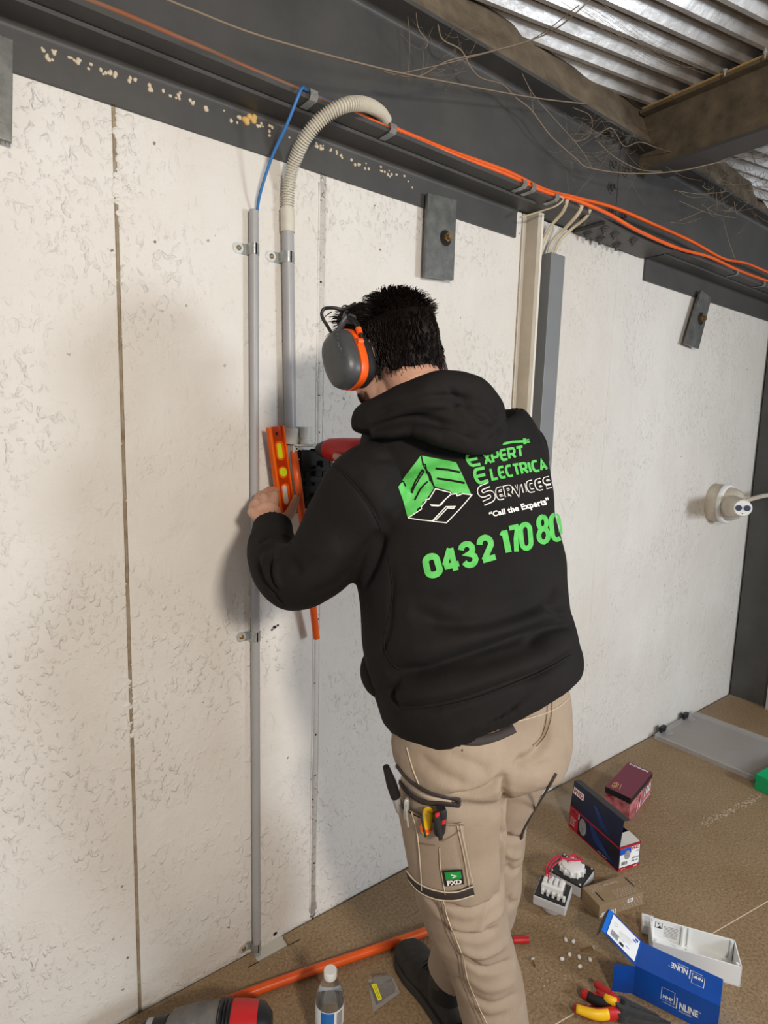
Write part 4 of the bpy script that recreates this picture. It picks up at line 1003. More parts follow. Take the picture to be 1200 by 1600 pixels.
put('white_print', M['p_white'], fp1, fA, nlogo(0)+[lab(0, 'NHP', .04, .40, .27, .60, .04), lab(0, 'NLINE', .42, .22, .84, .62, .035), lab(0, 'ISOLATORS', .42, .06, .70, .16, .0), lab(0, 'TM', .86, .52, .90, .60)])
fB = lambda a, b: tp1(.80-.48*a, .86-.52*b)
put('white_print', M['p_white'], tp, fB, nlogo(0)+[lab(0, 'NHP', .04, .40, .27, .60, .04), lab(0, 'NLINE', .42, .22, .84, .62, .035), lab(0, 'ISOLATORS', .42, .06, .70, .16, .0), lab(0, 'TM', .86, .52, .90, .60)])
# ---- pale grey enclosure base lying open, and its cover
q0, q1, q3 = PZ(1019, 1471, .062), PZ(1160, 1512, .062), PZ(1024, 1434, .062)
ua = q1-q0; nn_ = ua.normalized(); ub = q3-q0; ub = (ub-nn_*ub.dot(nn_)); H = .0615; kb = Vector((q0.x, q0.y, .0005)); ub = ub.normalized()*min(ub.length, .105); t = .0035; nb = ub.normalized()
e = empty('junction_enclosure', kb, 'pale grey plastic enclosure lying open behind the blue carton', 'electrical box')
for o_, a_, b_ in ((kb, ua, nb*t), (kb+ub-nb*t, ua, nb*t), (kb, nn_*t, ub), (kb+ua-nn_*t, nn_*t, ub)):
    bm = N_(); hexa(bm, o_, a_, b_, Zv*H); obj('enclosure_side', bm, M['grey_enc'], e, bev=.001)
bm = N_(); hexa(bm, kb, ua, ub, Zv*.003); obj('enclosure_floor', bm, M['grey_enc'], e)
for s_, r_ in ((.86, .0085), (.93, .011)):
    c_ = kb+ua*s_+ub*.45; bm = N_(); lathe(bm, c_+Zv*.003, Zv, [(0, r_), (.006, r_), (.006, r_*.7), (.002, r_*.65)], 18); obj('knockout_ring', bm, M['grey_enc'], e)
for s_ in (.04, .40, .96):
    for w_ in (.10, .90):
        c_ = kb+ua*s_+ub*w_; bm = N_(); cyl(bm, c_, c_+Zv*(H+.001), .0045, 12); obj('corner_post', bm, M['grey_enc'], e)
bm = N_(); hexa(bm, kb+ua*.42+ub-nb*.009, nn_*.004, nb*.006, Zv*H); hexa(bm, kb+ua*.46+ub-nb*.009, nn_*.004, nb*.006, Zv*H); obj('rib', bm, M['grey_enc'], e)
wf = lambda a, b: kb+ub-nb*(t+.0006)+ua*a+Zv*(H*b)
put('inside_label', M['white_p'], e, wf, [rect(.06, .15, .36, .88)])
wf2 = lambda a, b: wf(a, b)-nb*.0004
put('inside_print', M['photo_grey'], e, wf2, [rect(.18, .20+k*.075, .345, .225+k*.075) for k in range(8)])
put('inside_mark', M['black'], e, wf2, [(*strokes2d([[(.075, .55), (.155, .55), (.155, .85), (.075, .85), (.075, .55)]], .008),), ([(.08, .56), (.15, .56), (.13, .72), (.115, .64)], [(0, 1, 2, 3)]), ([(.09, .80), (.12, .83), (.12, .74)], [(0, 1, 2)])])
c0 = PZ(1010, 1463, 0); bm = N_(); R_ = Matrix((nn_, nb, Zv)).transposed(); box(bm, c0+nb*.03+nn_*.004+Zv*.016, (.035, .050, .030), R_); o = obj('junction_cover', bm, M['grey_enc'], bev=.003); tag(o, 'small pale grey enclosure piece between blue carton flap and the open enclosure', 'electrical box')
# ---- green tray
g0, g1, g2 = PZ(1178, 1232, 0), PZ(1240, 1262, 0), PZ(1174, 1205, .070); ua = g1-g0; nn_ = ua.normalized(); ub = Vector((-nn_.y, nn_.x, 0))*.30; ua = nn_*.22
e = empty('green_tray', g0, 'green plastic parts tray at the right picture edge', 'tray')
H = .068; t = .004; nb = ub.normalized()
for o_, a_, b_ in ((g0, ua, nb*t), (g0+ub, ua, nb*t), (g0, nn_*t, ub), (g0+ua, nn_*t, ub+nb*t)):
    bm = N_(); hexa(bm, o_, a_, b_, Zv*H); obj('tray_side', bm, M['green'], e, bev=.001)
bm = N_(); hexa(bm, g0, ua, ub, Zv*.003); obj('tray_floor', bm, M['green'], e)
bm = N_(); hexa(bm, g0-nn_*.002-nb*.002+Zv*.048, ua+nn_*.004, nb*.002, Zv*.004); hexa(bm, g0-nn_*.002-nb*.002+Zv*.048, nn_*.002, ub, Zv*.004); obj('rim_line', bm, M['green'], e)
for k in range(14):
    p = g0+ua*random.uniform(.1, .9)+ub*random.uniform(.06, .9)+Zv*random.uniform(.006, .03); a = random.uniform(0, 6.28); d = Vector((math.cos(a), math.sin(a), random.uniform(-.2, .2)))
    bm = N_(); lathe(bm, p, d, [(0, .006), (.003, .006), (.004, .003), (.03, .0028)], 8); o = obj('black_screw', bm, M['black']); tag(o, 'black screw lying loose in the green tray', 'screw', 'black screws in the green tray')
# ---- clear lid with black latches
l0, l1, l2 = PZ(1008, 1152, 0), PZ(1072, 1115, 0), PZ(1168, 1210, 0)
ua = l1-l0; nn_ = ua.normalized(); ub = l2-l0; ub = ub-nn_*ub.dot(nn_); ub = Vector((nn_.y, -nn_.x, 0))*.46; ua = nn_*.44; nb = ub.normalized()
l0 = Vector((2.83, 1.405, 0))
e = empty('clear_lid', l0, 'translucent storage lid with two black latches lying at the wall foot', 'lid')
bm = N_(); hexa(bm, l0+Zv*.020, ua, ub, Zv*.003); obj('lid_sheet', bm, M['frost'], e, bev=.001)
for o_, a_, b_ in ((l0, ua, nb*.004), (l0+ub-nb*.004, ua, nb*.004), (l0, nn_*.004, ub), (l0+ua-nn_*.004, nn_*.004, ub)):
    bm = N_(); hexa(bm, o_, a_, b_, Zv*.028); obj('lid_rim', bm, M['frost'], e)
for s_ in (.16, .72):
    c_ = l0+ua*s_+nb*.004+Zv*.018; R_ = Matrix((nn_, nb, Zv)).transposed()
    bm = N_(); box(bm, c_+Zv*.018, (.05, .018, .028), R_); box(bm, c_+Zv*.006-nn_*.0, (.03, .022, .02), R_); obj('latch', bm, M['black'], e, bev=.002)
    bm = N_(); box(bm, c_+nb*.028+Zv*.008, (.04, .035, .006), R_); obj('latch_seat', bm, M['frost'], e)
# ---- two pairs of pliers
def pliers(label, piv, h1, h2, tip, mts, r=.010, z=.012):
    piv, tip = Vector(piv), Vector(tip); e = empty('pliers', (piv.x, piv.y, 0), label, 'pliers')
    for i, hp in enumerate((h1, h2)):
        hp = [Vector(q) for q in hp]; pts = smoothpts([piv]+hp, 8); n = len(pts)
        rad = [(r*(.75+.45*math.sin(math.pi*min(1, k/n*1.15))), r*.85) for k in range(n)]; rad[-1] = (r*.4, r*.4)
        bm = N_(); tube(bm, pts, rad, 14); g = obj('handle', bm, M[mts[i][0]], e, smooth=True)
        k0, k1 = mts[i][2]; 
        bm = N_(); a, b = int(k0*n), int(k1*n); up_ = (EYE-piv).normalized()*r*.28; tube(bm, [p+up_ for p in pts[a:b]], [(q[0]*.86, q[1]*.9) for q in rad[a:b]], 14); obj('grip_inlay', bm, M[mts[i][1]], g, smooth=True)
    d = (tip-piv).normalized(); L_ = (tip-piv).length; s = d.cross(Zv).normalized()
    bm = N_(); cyl(bm, piv-Zv*.010, piv+Zv*.010, r*1.5, 24); j = obj('joint', bm, M['cup'], e, smooth='auto')
    bm = N_(); cyl(bm, piv+Zv*.010, piv+Zv*.012, r*.55, 16); obj('rivet', bm, M['black'], j)
    for sg in (1, -1):
        bm = N_(); prism(bm, [piv+s*sg*.001-Zv*.008, piv+s*sg*r*1.4-Zv*.008, piv+d*L_*.4+s*sg*r*1.15-Zv*.008, tip+s*sg*.004-Zv*.008, tip+s*sg*.001-Zv*.008], Zv*.016); obj('jaw', bm, M['cup'], e, bev=.001)
        for k in range(6):
            bm = N_(); c_ = piv+d*L_*(.45+.07*k)+s*sg*.004+Zv*.0085; box(bm, c_, (.0015, .007, .001), Matrix((d, s, Zv)).transposed()); obj('tooth', bm, M['black'], j) if False else bm.free()
pz = lambda x_, y_, z_=.016: PZ(x_, y_, z_)
pliers('pliers with yellow and red grips, nearest the bottom edge of the picture', pz(973, 1582), [pz(955, 1584), pz(930, 1585), pz(896, 1574)], [pz(955, 1572), pz(930, 1562), pz(908, 1550)], pz(1048, 1603), (('red', 'yellow', (.42, .97)), ('red', 'blackmatte', (.35, .85))), .0150)
pliers('red pliers with an orange tip and small yellow inlay beside the blue carton', pz(972, 1571, .030), [pz(958, 1560, .03), pz(943, 1548, .03), pz(931, 1536, .026)], [pz(962, 1566, .03), pz(948, 1560, .03), pz(934, 1548, .02)], pz(1030, 1592, .03), (('red', 'red', (.3, .5)), ('red', 'yellow', (.3, .75))), .0125)
# saw-dust and chalk marks on the floor
rn = random.Random(5)
bm = N_()
for k in range(150):
    t = rn.random(); p = PZ(1098+t*90+rn.gauss(0, 2), 1287-t*42+rn.gauss(0, 3), .0006); ellip(bm, p, (rn.uniform(.002, .007), rn.uniform(.001, .003), .0006), Matrix.Rotation(rn.uniform(0, 3), 3, 'Z'), n=6)
for k in range(90):
    px, py = rn.choice(((850, 1540), (1000, 1385), (900, 1520), (430, 1500), (560, 1500), (1050, 1265))); p = PZ(px+rn.gauss(0, 22), py+rn.gauss(0, 12), .0006); ellip(bm, p, (rn.uniform(.0008, .003), rn.uniform(.0008, .002), .0008), n=6)
o = obj('plaster_dust', bm, M['kraft_print']); tag(o, 'pale plaster dust and crumbs scattered over the floorboards', 'dust', kind='stuff')
# ---- cobwebs strung across the beam
rn = random.Random(11)
bm = N_()
def strand(pts, r, sag=0, y=None):
    P = [PY(a, b, c) for a, b, c in pts]; tube(bm, P, r, 5, smooth=8)
big = [([(490, -5, 1.10), (600, 35, 1.20), (760, 80, 1.3)], 0)]
strand([(240, -10, 1.15), (300, 15, 1.17), (420, 60, 1.2), (600, 108, 1.24), (720, 132, 1.27), (830, 152, 1.29), (920, 163, 1.30)], .0022)
strand([(600, 112, 1.27), (650, 120, 1.26), (700, 95, 1.2), (760, 82, 1.15), (850, 55, 1.05), (900, 20, .95), (940, -20, .9)], .0016)
strand([(610, 118, 1.27), (680, 103, 1.22), (740, 88, 1.17), (830, 62, 1.08), (905, 8, .92)], .0012)
strand([(650, 20, 1.3), (654, 45, 1.28), (668, 65, 1.27), (664, 76, 1.28)], .0014)
strand([(684, 38, 1.3), (692, 62, 1.29), (720, 78, 1.29), (735, 105, 1.29), (752, 122, 1.3), (785, 132, 1.3), (805, 152, 1.3), (830, 172, 1.3), (860, 212, 1.3), (900, 248, 1.3), (920, 262, 1.29), (985, 271, 1.25), (1060, 267, 1.18), (1130, 252, 1.1), (1205, 238, 1.02)], .0020)
strand([(812, 108, 1.32), (835, 150, 1.3), (870, 190, 1.3), (905, 230, 1.3), (925, 262, 1.3)], .0014)
strand([(815, 115, 1.32), (828, 142, 1.3), (834, 178, 1.3)], .0010)
strand([(895, 168, 1.3), (923, 182, 1.3), (922, 210, 1.3), (905, 220, 1.3), (893, 218, 1.3)], .0012)
strand([(930, 215, 1.3), (955, 200, 1.3), (975, 228, 1.28), (1000, 222, 1.28), (1030, 232, 1.26), (1055, 237, 1.24), (1100, 225, 1.2), (1200, 215, 1.1)], .0014)
strand([(935, 222, 1.3), (960, 245, 1.3), (1000, 265, 1.29), (1040, 268, 1.27)], .0016)
strand([(637, 25, 1.3), (640, 60, 1.3), (638, 125, 1.31)], .0008); strand([(660, 70, 1.3), (662, 100, 1.3), (658, 118, 1.3)], .0006)
for k in range(60):
    a = (rn.uniform(880, 1010), rn.uniform(180, 268)); b = (a[0]+rn.gauss(0, 40), a[1]+rn.gauss(0, 25)); strand([(*a, 1.31), ((a[0]+b[0])/2, (a[1]+b[1])/2+4, 1.29), (*b, 1.30)], .00035)
for k in range(40):
    a = (rn.uniform(640, 780), rn.uniform(40, 125)); b = (a[0]+rn.gauss(0, 22), a[1]+rn.gauss(0, 18)); strand([(*a, 1.3), ((a[0]+b[0])/2, (a[1]+b[1])/2+4, 1.29), (*b, 1.30)], .00035)
for k in range(90):
    a = (rn.uniform(1090, 1210), rn.uniform(230, 345)); b = (a[0]+rn.gauss(0, 30), a[1]+rn.gauss(0, 20)); strand([(*a, 1.28), ((a[0]+b[0])/2, (a[1]+b[1])/2+5, 1.24), (*b, 1.22)], rn.uniform(.0005, .0012))
for k in range(14):
    a = (rn.uniform(880, 960), rn.uniform(-10, 30)); strand([(*a, .9), (a[0]+90, a[1]+60+rn.gauss(0, 8), .95), (a[0]+180+rn.gauss(0, 20), a[1]+100, 1.0)], .00028)
o = obj('cobweb', bm, M['web'], smooth=True); tag(o, 'dusty brown cobwebs strung across the big beam and under the deck', 'cobweb', kind='stuff')
# ================================================================== THE MAN
PB = Vector((.95, .88, 0))
man = empty('person', PB, 'man in a black printed hoodie and khaki work trousers working at the wall box', 'person')
def ring_loft(bm, rings, n=36, p=2.3, cap=True):
    rs = []
    for c, U, V in rings:
        r = []
        for k in range(n):
            a = 2*math.pi*k/n; ca, sa = math.cos(a), math.sin(a)
            r.append(bm.verts.new(c+U*(abs(ca)**(2/p)*(1 if ca > 0 else -1))+V*(abs(sa)**(2/p)*(1 if sa > 0 else -1))))
        rs.append(r)
    for i in range(len(rs)-1):
        for k in range(n): bm.faces.new((rs[i][k], rs[i][(k+1) % n], rs[i+1][(k+1) % n], rs[i+1][k]))
    if cap: bm.faces.new(rs[0][::-1]); bm.faces.new(rs[-1])
def slices(sl, side, k=.66, sub=4, shrink=0):
    """sl: (Lx,Ly,Rx,Ry,y[,k]) -> rings following the outline seen in the photograph"""
    raw = []
    for s in sl:
        lx, ly, rx, ry, y = s[:5]; kk = s[5] if len(s) > 5 else k
        raw.append((PY((lx+rx)/2, (ly+ry)/2, y), math.hypot(rx-lx, ry-ly)/2, kk))
    cs = smoothpts([r[0] for r in raw], sub); ws = smoothpts([(r[1], r[2], 0) for r in raw], sub)
    n = len(cs); rings = []
    for i, c in enumerate(cs):
        t = (cs[min(i+1, n-1)]-cs[max(i-1, 0)]).normalized()
        sd_ = side(i/(n-1)); w_ = (sd_-t*sd_.dot(t)).normalized(); d = w_.cross(t).normalized()
        v = (c-EYE).normalized(); p = t.cross(v).normalized(); s_ = ws[i].x*mpp(c)-shrink; kk = ws[i].y
        a = s_/math.sqrt((w_.dot(p))**2+kk*kk*(d.dot(p))**2); rings.append((c, w_*a, d*a*kk))
    return rings
vlerp = lambda a, b: (lambda t: Vector(a).lerp(Vector(b), t))
# ---- head frame
HC = PY(612, 549, .95)
hh = math.radians(-6); f0 = Vector((math.sin(hh), math.cos(hh), 0)); pt = math.radians(15)
HF = f0*math.cos(pt)-Zv*math.sin(pt); HU = Zv*math.cos(pt)+f0*math.sin(pt); HR = HF.cross(HU)
HM = Matrix((HR, HF, HU)).transposed()
hp = lambda r, f, u: HC+HR*r+HF*f+HU*u
NK = PY(652, 640, .915)
# ---- body (one continuous surface)
bm = N_()
ellip(bm, hp(0, -.006, .004), (.064, .092, .090), HM, 32)                    # skull
ellip(bm, hp(0, .030, -.045), (.060, .066, .070), HM, 28)                    # face mass
ellip(bm, hp(0, .052, -.098), (.040, .040, .026), HM, 20)                    # chin
ellip(bm, hp(0, .082, .018), (.045, .018, .020), HM, 16)                     # brow
tube(bm, [hp(0, .088, .012), hp(0, .104, -.028), hp(0, .090, -.036)], [.010, .013, .008], 12)  # nose
ellip(bm, hp(.022, .090, -.040), (.0, .0, .0) if False else (.008, .008, .006), HM, 10); ellip(bm, hp(-.022, .090, -.040), (.008, .008, .006), HM, 10)
ellip(bm, hp(0, .090, -.060), (.022, .010, .005), HM, 14); ellip(bm, hp(0, .088, -.070), (.019, .010, .006), HM, 14)   # lips
for s in (-1, 1):
    ellip(bm, hp(s*.067, -.004, -.012), (.008, .019, .030), HM, 16)          # ears
    ellip(bm, hp(s*.044, .066, -.030), (.022, .020, .022), HM, 16)           # cheeks
tube(bm, [hp(0, -.030, -.045), hp(0, -.055, -.100), NK, NK+Vector((.03, -.02, -.10))], [(.052, .054), (.052, .054), (.056, .056), (.08, .08)], 24, smooth=4)
ellip(bm, hp(0, .0, -.075), (.050, .058, .045), HM, 20)
SHL, SHR = PY(574, 760, .915), PY(806, 702, .84)
mid = (SHL+SHR)/2
ring_loft(bm, [(NK, Vector((.06, -.02, .01)), Vector((0, .06, 0))), (mid+Zv*.02, Vector((.13, -.045, .03)), Vector((.02, .07, 0))), (mid-Zv*.12, Vector((.14, -.05, .03)), Vector((.03, .09, .01))), (PY(738, 1000, .80), Vector((.13, -.03, .03)), Vector((.02, .08, 0))), (PY(765, 1140, .76), Vector((.14, -.02, .03)), Vector((.02, .09, 0)))])
ELB, WR = PY(468, 900, 1.0), PY(425, 822, 1.235)
tube(bm, [SHL, SHL.lerp(ELB, .5), ELB, PY(443, 893, 1.08), PY(428, 866, 1.15), PY(425, 842, 1.205), WR], [.052, .046, .036, .034, .030, .026, .025], 18, smooth=3)
def hand(bm, W, palm, kn, fingers, thumb, rf=.0088):
    """palm: centre; kn: four knuckle points; each finger a list of points beyond its knuckle"""
    for k, p in enumerate(kn):
        tube(bm, [W, W.lerp(p, .55), p], [.020, .014, .0125], 12)
        r = rf*(.88, .98, 1.0, .96)[k]
        pts = [p]+fingers[k]; tube(bm, smoothpts(pts, 3), [r*1.12-(r*.28)*i/(3*(len(pts)-1)) for i in range(3*(len(pts)-1)+1)], 12)
        ellip(bm, pts[-1], (r*.86,)*3, n=10); ellip(bm, p, (.0125,)*3, n=12)
    tube(bm, smoothpts(thumb, 3), [.016-.006*i/(3*(len(thumb)-1)) for i in range(3*(len(thumb)-1)+1)], 12); ellip(bm, thumb[-1], (.0105,)*3, n=10)
    ellip(bm, palm, (.036, .020, .036), n=18)
KN = [PY(394, 800, 1.300), PY(401, 787, 1.318), PY(413, 778, 1.332), PY(429, 775, 1.338)]      # little finger ... index
FG = [[PY(395, 786, 1.352), PY(412, 783, 1.388), PY(424, 786, 1.404)], [PY(404, 774, 1.362), PY(417, 771, 1.398), PY(430, 774, 1.410)],
      [PY(417, 767, 1.368), PY(426, 764, 1.402), PY(436, 764, 1.414)], [PY(431, 768, 1.366), PY(436, 760, 1.402), PY(444, 757, 1.412)]]
TH = [PY(427, 818, 1.265), PY(448, 808, 1.300), PY(457, 794, 1.326), PY(463, 778, 1.348)]
hand(bm, PY(420, 822, 1.245), PY(418, 806, 1.290), KN, FG, TH)
# right arm and hand on the drill grip
tipR = PY(486, 703, 1.41); daxR = (Vector((.905, 1.16, 1.452))-tipR).normalized(); qR = PY(497, 702, 1.355); gR = qR+daxR*.10
WRR = gR+Vector((.045, -.075, -.075)); ELR = Vector((1.03, .98, 1.24))
tube(bm, [SHR, SHR.lerp(ELR, .5), ELR, ELR.lerp(WRR, .5), WRR], [.052, .046, .040, .036, .028], 18, smooth=3)
kn, fg = [], []
for i in range(4):
    z = -.085+i*.021; c_ = gR+Vector((.002, -.006, z)); kn.append(c_+Vector((.034, -.018, 0)))
    fg.append([c_+Vector((.028, .030, .002)), c_+Vector((-.004, .036, .002)), c_+Vector((-.028, .018, .0))])
hand(bm, WRR, gR+Vector((.032, -.035, -.05)), kn, fg, [WRR+Vector((-.01, .01, .02)), gR+Vector((-.006, -.036, -.035)), gR+Vector((-.030, -.020, -.022)), gR+Vector((-.034, .004, -.016))])
LL = [(624, 1230, 780, 1215, .765), (640, 1370, 785, 1365, .785), (700, 1500, 803, 1490, .785), (735, 1640, 828, 1630, .755)]
RL = [(772, 1200, 886, 1160, .765), (710, 1350, 808, 1350, .865), (690, 1450, 765, 1470, .91), (672, 1500, 722, 1548, .945)]
for S_ in (LL, RL):
    P = [PY((a+c_)/2, (b+d)/2, y) for a, b, c_, d, y in S_]; tube(bm, [P[0]+Vector((0, 0, .06))]+P[:3]+[P[2].lerp(P[3], .5)], [.070, .050, .046, .040, .032], 16, smooth=3)
body = obj('body', bm, M['skin'], man); remesh(body, .0032, 4, .5); body.data.materials.clear(); body.data.materials.append(M['skin'])
bm = N_()
for s in (-1, 1):
    ellip(bm, hp(s*.030, .082, -.002), (.013, .010, .009), HM, 14)
ey = obj('eye', bm, M['white'], man, smooth=True)
bm = N_(); bvb = bvh(body)
# stubble shadow: short beard patch hugging the jaw
for k in range(5200):
    a = random.uniform(-1, 1); s = random.choice((-1, 1)); d = (HR*s*random.uniform(.05, 1)+HF*random.uniform(.0, .9)-HU*random.uniform(.35, 1.0)).normalized()
    h_ = bvb.ray_cast(hp(0, .03, -.05)+d*.16, -d)
    if h_[0] is None: continue
    q = h_[0]; l_ = HM.transposed() @ (q-HC)
    if l_.z > -.045 or l_.y < -.01: continue
    t_ = (h_[1]*.4-HU*.9).normalized(); sd2 = t_.orthogonal().normalized()*.0007
    v = [bm.verts.new(q+sd2), bm.verts.new(q-sd2), bm.verts.new(q+t_*.006)]; bm.faces.new(v)
o = obj('beard', bm, M['beard'], man); o['kind'] = 'stuff'
# ---- hair
bm = N_()
ellip(bm, hp(-.002, -.012, .014), (.067, .098, .094), HM, 40)
ellip(bm, hp(0, -.050, -.020), (.060, .056, .074), HM, 32)
tube(bm, [hp(0, -.052, -.03), hp(0, -.056, -.074), hp(.0, -.056, -.098)], [(.060, .048), (.052, .034), (.030, .018)], 24)
ellip(bm, hp(-.026, .050, .080), (.045, .045, .024), HM, 20); ellip(bm, hp(.026, .0, .086), (.036, .055, .018), HM, 20)
ellip(bm, hp(-.014, -.01, .092), (.03, .04, .016), HM, 16)
hair = obj('hair', bm, M['hair'], man); remesh(hair, .004, 5, .5)
me = hair.data
for v in me.vertices:
    l_ = HM.transposed() @ (v.co-HC); n_ = v.normal.copy()
    v.co += n_*(.0035*noise.noise(Vector((l_.x*75, l_.y*16, l_.z*16)))+.004*noise.noise(l_*22))
me.materials.clear(); me.materials.append(M['hair'])
hb = bvh(hair); bm = N_()
rn = random.Random(2)
for k in range(5200):
    d = Vector((rn.gauss(0, 1), rn.gauss(-.15, 1), rn.gauss(.25, 1))).normalized(); dw = HM @ d
    h_ = hb.ray_cast(hp(0, -.01, .01)+dw*.3, -dw)
    if h_[0] is None: continue
    q, n_ = h_[0], h_[1]; l_ = HM.transposed() @ (q-HC)
    if l_.z < -.075: continue
    front = max(0, l_.y/.1); 
    comb = (-HU*.9-HF*.1) if l_.z < .045 else (HF*.75*(1 if l_.y > -.02 else -.6)+HR*(-.5 if l_.x < .01 else .55)*rn.uniform(.3, 1.2)+HU*.12)
    t_ = (comb+n_*rn.uniform(.02, .30 if l_.z > .05 else .08)+HR*rn.gauss(0, .18)).normalized()
    L_ = rn.uniform(.012, .024)*(1.0 if l_.z > .05 else .8); w_ = rn.uniform(.0006, .0013)
    s_ = t_.cross(n_); s_ = s_.normalized()*w_ if s_.length > 1e-4 else HR*w_
    a = [bm.verts.new(q-n_*.001+s_), bm.verts.new(q-n_*.001-s_), bm.verts.new(q+n_*w_*1.2)]
    m_ = q+t_*L_*.55+n_*.002; b = [bm.verts.new(m_+s_*.7), bm.verts.new(m_-s_*.7), bm.verts.new(m_+n_*w_)]
    tp_ = bm.verts.new(q+t_*L_-n_*.0015+(-HU)*.002)
    for i in range(3): bm.faces.new((a[i], a[(i+1) % 3], b[(i+1) % 3], b[i])); bm.faces.new((b[i], b[(i+1) % 3], tp_))
# wispy locks at the front
for k in range(26):
    q = hp(-.07+rn.uniform(-.01, .02), rn.uniform(.03, .075), rn.uniform(-.01, .10)); t_ = (HF*.7-HR*.75+HU*rn.uniform(-.5, .5)).normalized(); pts = [q, q+t_*.014, q+t_*.028-HU*.004]; tube(bm, pts, [.0012, .0009, .0003], 4)
o = obj('hair_strands', bm, M['hair'], hair); o['kind'] = 'stuff'
# ---- hoodie
side = lambda t: Vector((.96, -.12, .26)).lerp(Vector((.93, -.32, .17)), min(1, t*1.6))
TS = [(630, 1150, 895, 1058, .757, .76), (614, 1114, 897, 1026, .760, .76), (598, 1096, 886, 1010, .765, .72), (585, 1062, 893, 990, .775, .70), (575, 1020, 884, 955, .79, .70), (570, 965, 881, 905, .815, .68),
      (562, 915, 875, 850, .845, .66), (560, 855, 862, 785, .872, .64), (560, 795, 856, 728, .89, .62), (556, 742, 838, 680, .900, .58), (566, 708, 806, 645, .905, .55), (592, 680, 775, 618, .91, .56), (618, 650, 735, 600, .92, .60)]
bm = N_(); R_ = slices(TS, side, sub=5)
for i in range(len(R_)):      # the hem rides up at the back
    c_, U_, V_ = R_[i]; s_ = 1 if V_.dot(EYE-c_) > 0 else -1; R_[i] = (c_, U_, V_+Zv*s_*.058*max(0, 1-(c_.z-R_[0][0].z)/.20))
ring_loft(bm, R_, 40, 2.35)
AL = [PY(612, 742, .895), PY(580, 760, .91), PY(544, 815, .955), PY(505, 874, .985), PY(468, 900, 1.02), PY(443, 893, 1.08), PY(428, 866, 1.15), PY(425, 842, 1.205), PY(425, 820, 1.240)]
tube(bm, AL, [.070, .084, .082, .074, .070, .063, .056, .049, .045], 24, smooth=5)
AR = [PY(780, 712, .86), PY(800, 715, .86), SHR.lerp(ELR, .45)+Vector((0, 0, -.01)), ELR, ELR.lerp(WRR, .5), ELR.lerp(WRR, .92)]
tube(bm, AR, [.07, .080, .072, .062, .050, .040], 24, smooth=5)
hood_t = obj('hoodie', bm, M['hoodie'], man); remesh(hood_t, .0046, 7, .55)
fold = [([(622, 1108), (680, 1104), (740, 1090), (800, 1068), (850, 1046), (893, 1020)], -.011, .007),
        ([(615, 1088), (680, 1078), (760, 1056), (830, 1030), (898, 1000)], .017, .018),
        ([(604, 1052), (660, 1048), (720, 1028), (800, 1000), (884, 968)], -.017, .011),
        ([(600, 1010), (660, 1012), (740, 990), (820, 968), (880, 940)], .008, .020),
        ([(640, 952), (690, 972), (750, 975), (820, 955), (876, 925)], -.010, .014), ([(610, 930), (660, 935), (720, 950)], .004, .018),
        ([(700, 1045), (770, 1030), (850, 1000)], -.005, .010), ([(820, 1012), (860, 985), (896, 975)], -.010, .008),
        ([(862, 925), (885, 945)], .006, .014), ([(850, 950), (886, 962)], -.007, .007),
        ([(597, 830), (585, 872), (566, 915)], -.012, .012), ([(598, 832), (580, 795), (548, 752), (516, 722)], -.0035, .004),
        ([(612, 880), (612, 940), (604, 1000), (590, 1030)], -.004, .006), ([(625, 1060), (612, 1085), (622, 1104)], -.008, .007),
        ([(560, 745), (590, 772), (608, 810)], .004, .016), ([(640, 740), (600, 790), (610, 840)], -.004, .014),
        ([(406, 850), (420, 838), (440, 836), (456, 843)], -.005, .005), ([(404, 862), (425, 852), (448, 858)], .005, .007),
        ([(403, 872), (411, 900), (430, 930), (446, 948)], -.006, .006), ([(414, 864), (418, 895), (432, 925)], .005, .007), ([(424, 866), (424, 900), (436, 928)], -.007, .006), ([(436, 868), (432, 895), (438, 920)], .005, .008),
        ([(440, 862), (458, 880), (470, 900)], -.005, .010), ([(480, 930), (520, 915), (550, 890)], -.003, .014), ([(470, 850), (500, 860), (530, 850)], .003, .016),
        ([(545, 700), (580, 712), (620, 716)], -.004, .012), ([(840, 740), (850, 790), (858, 840)], -.003, .010)]
creases(hood_t, fold, .0035, 9)
hood_t.data.materials.clear(); hood_t.data.materials.append(M['hoodie'])
bt_ = bvh(hood_t)
# hem seam and side rib
bm = N_()
ribbon(bm, bt_, [(618, 1112), (680, 1106), (740, 1092), (800, 1070), (850, 1048), (892, 1024)], .003, .001, .0008)
ribbon(bm, bt_, [(517, 722), (548, 752), (580, 795), (597, 830)], .003, .001, .0008)
ribbon(bm, bt_, [(606, 860), (614, 930), (600, 1000), (612, 1035), (628, 1048)], .0022, .001, .0008)
ribbon(bm, bt_, [(404, 848), (420, 840), (440, 840), (454, 848)], .002, .001, .0008)
o = obj('hoodie_seam', bm, M['hoodie'], hood_t, smooth=True); o['kind'] = 'stuff'
# pocket pouch bulging past the left side
bm = N_(); pc = PY(594, 1050, .86); ellip(bm, pc, (.035, .045, .050), n=20); pk = obj('front_pouch', bm, M['hoodie'], hood_t, smooth=True)
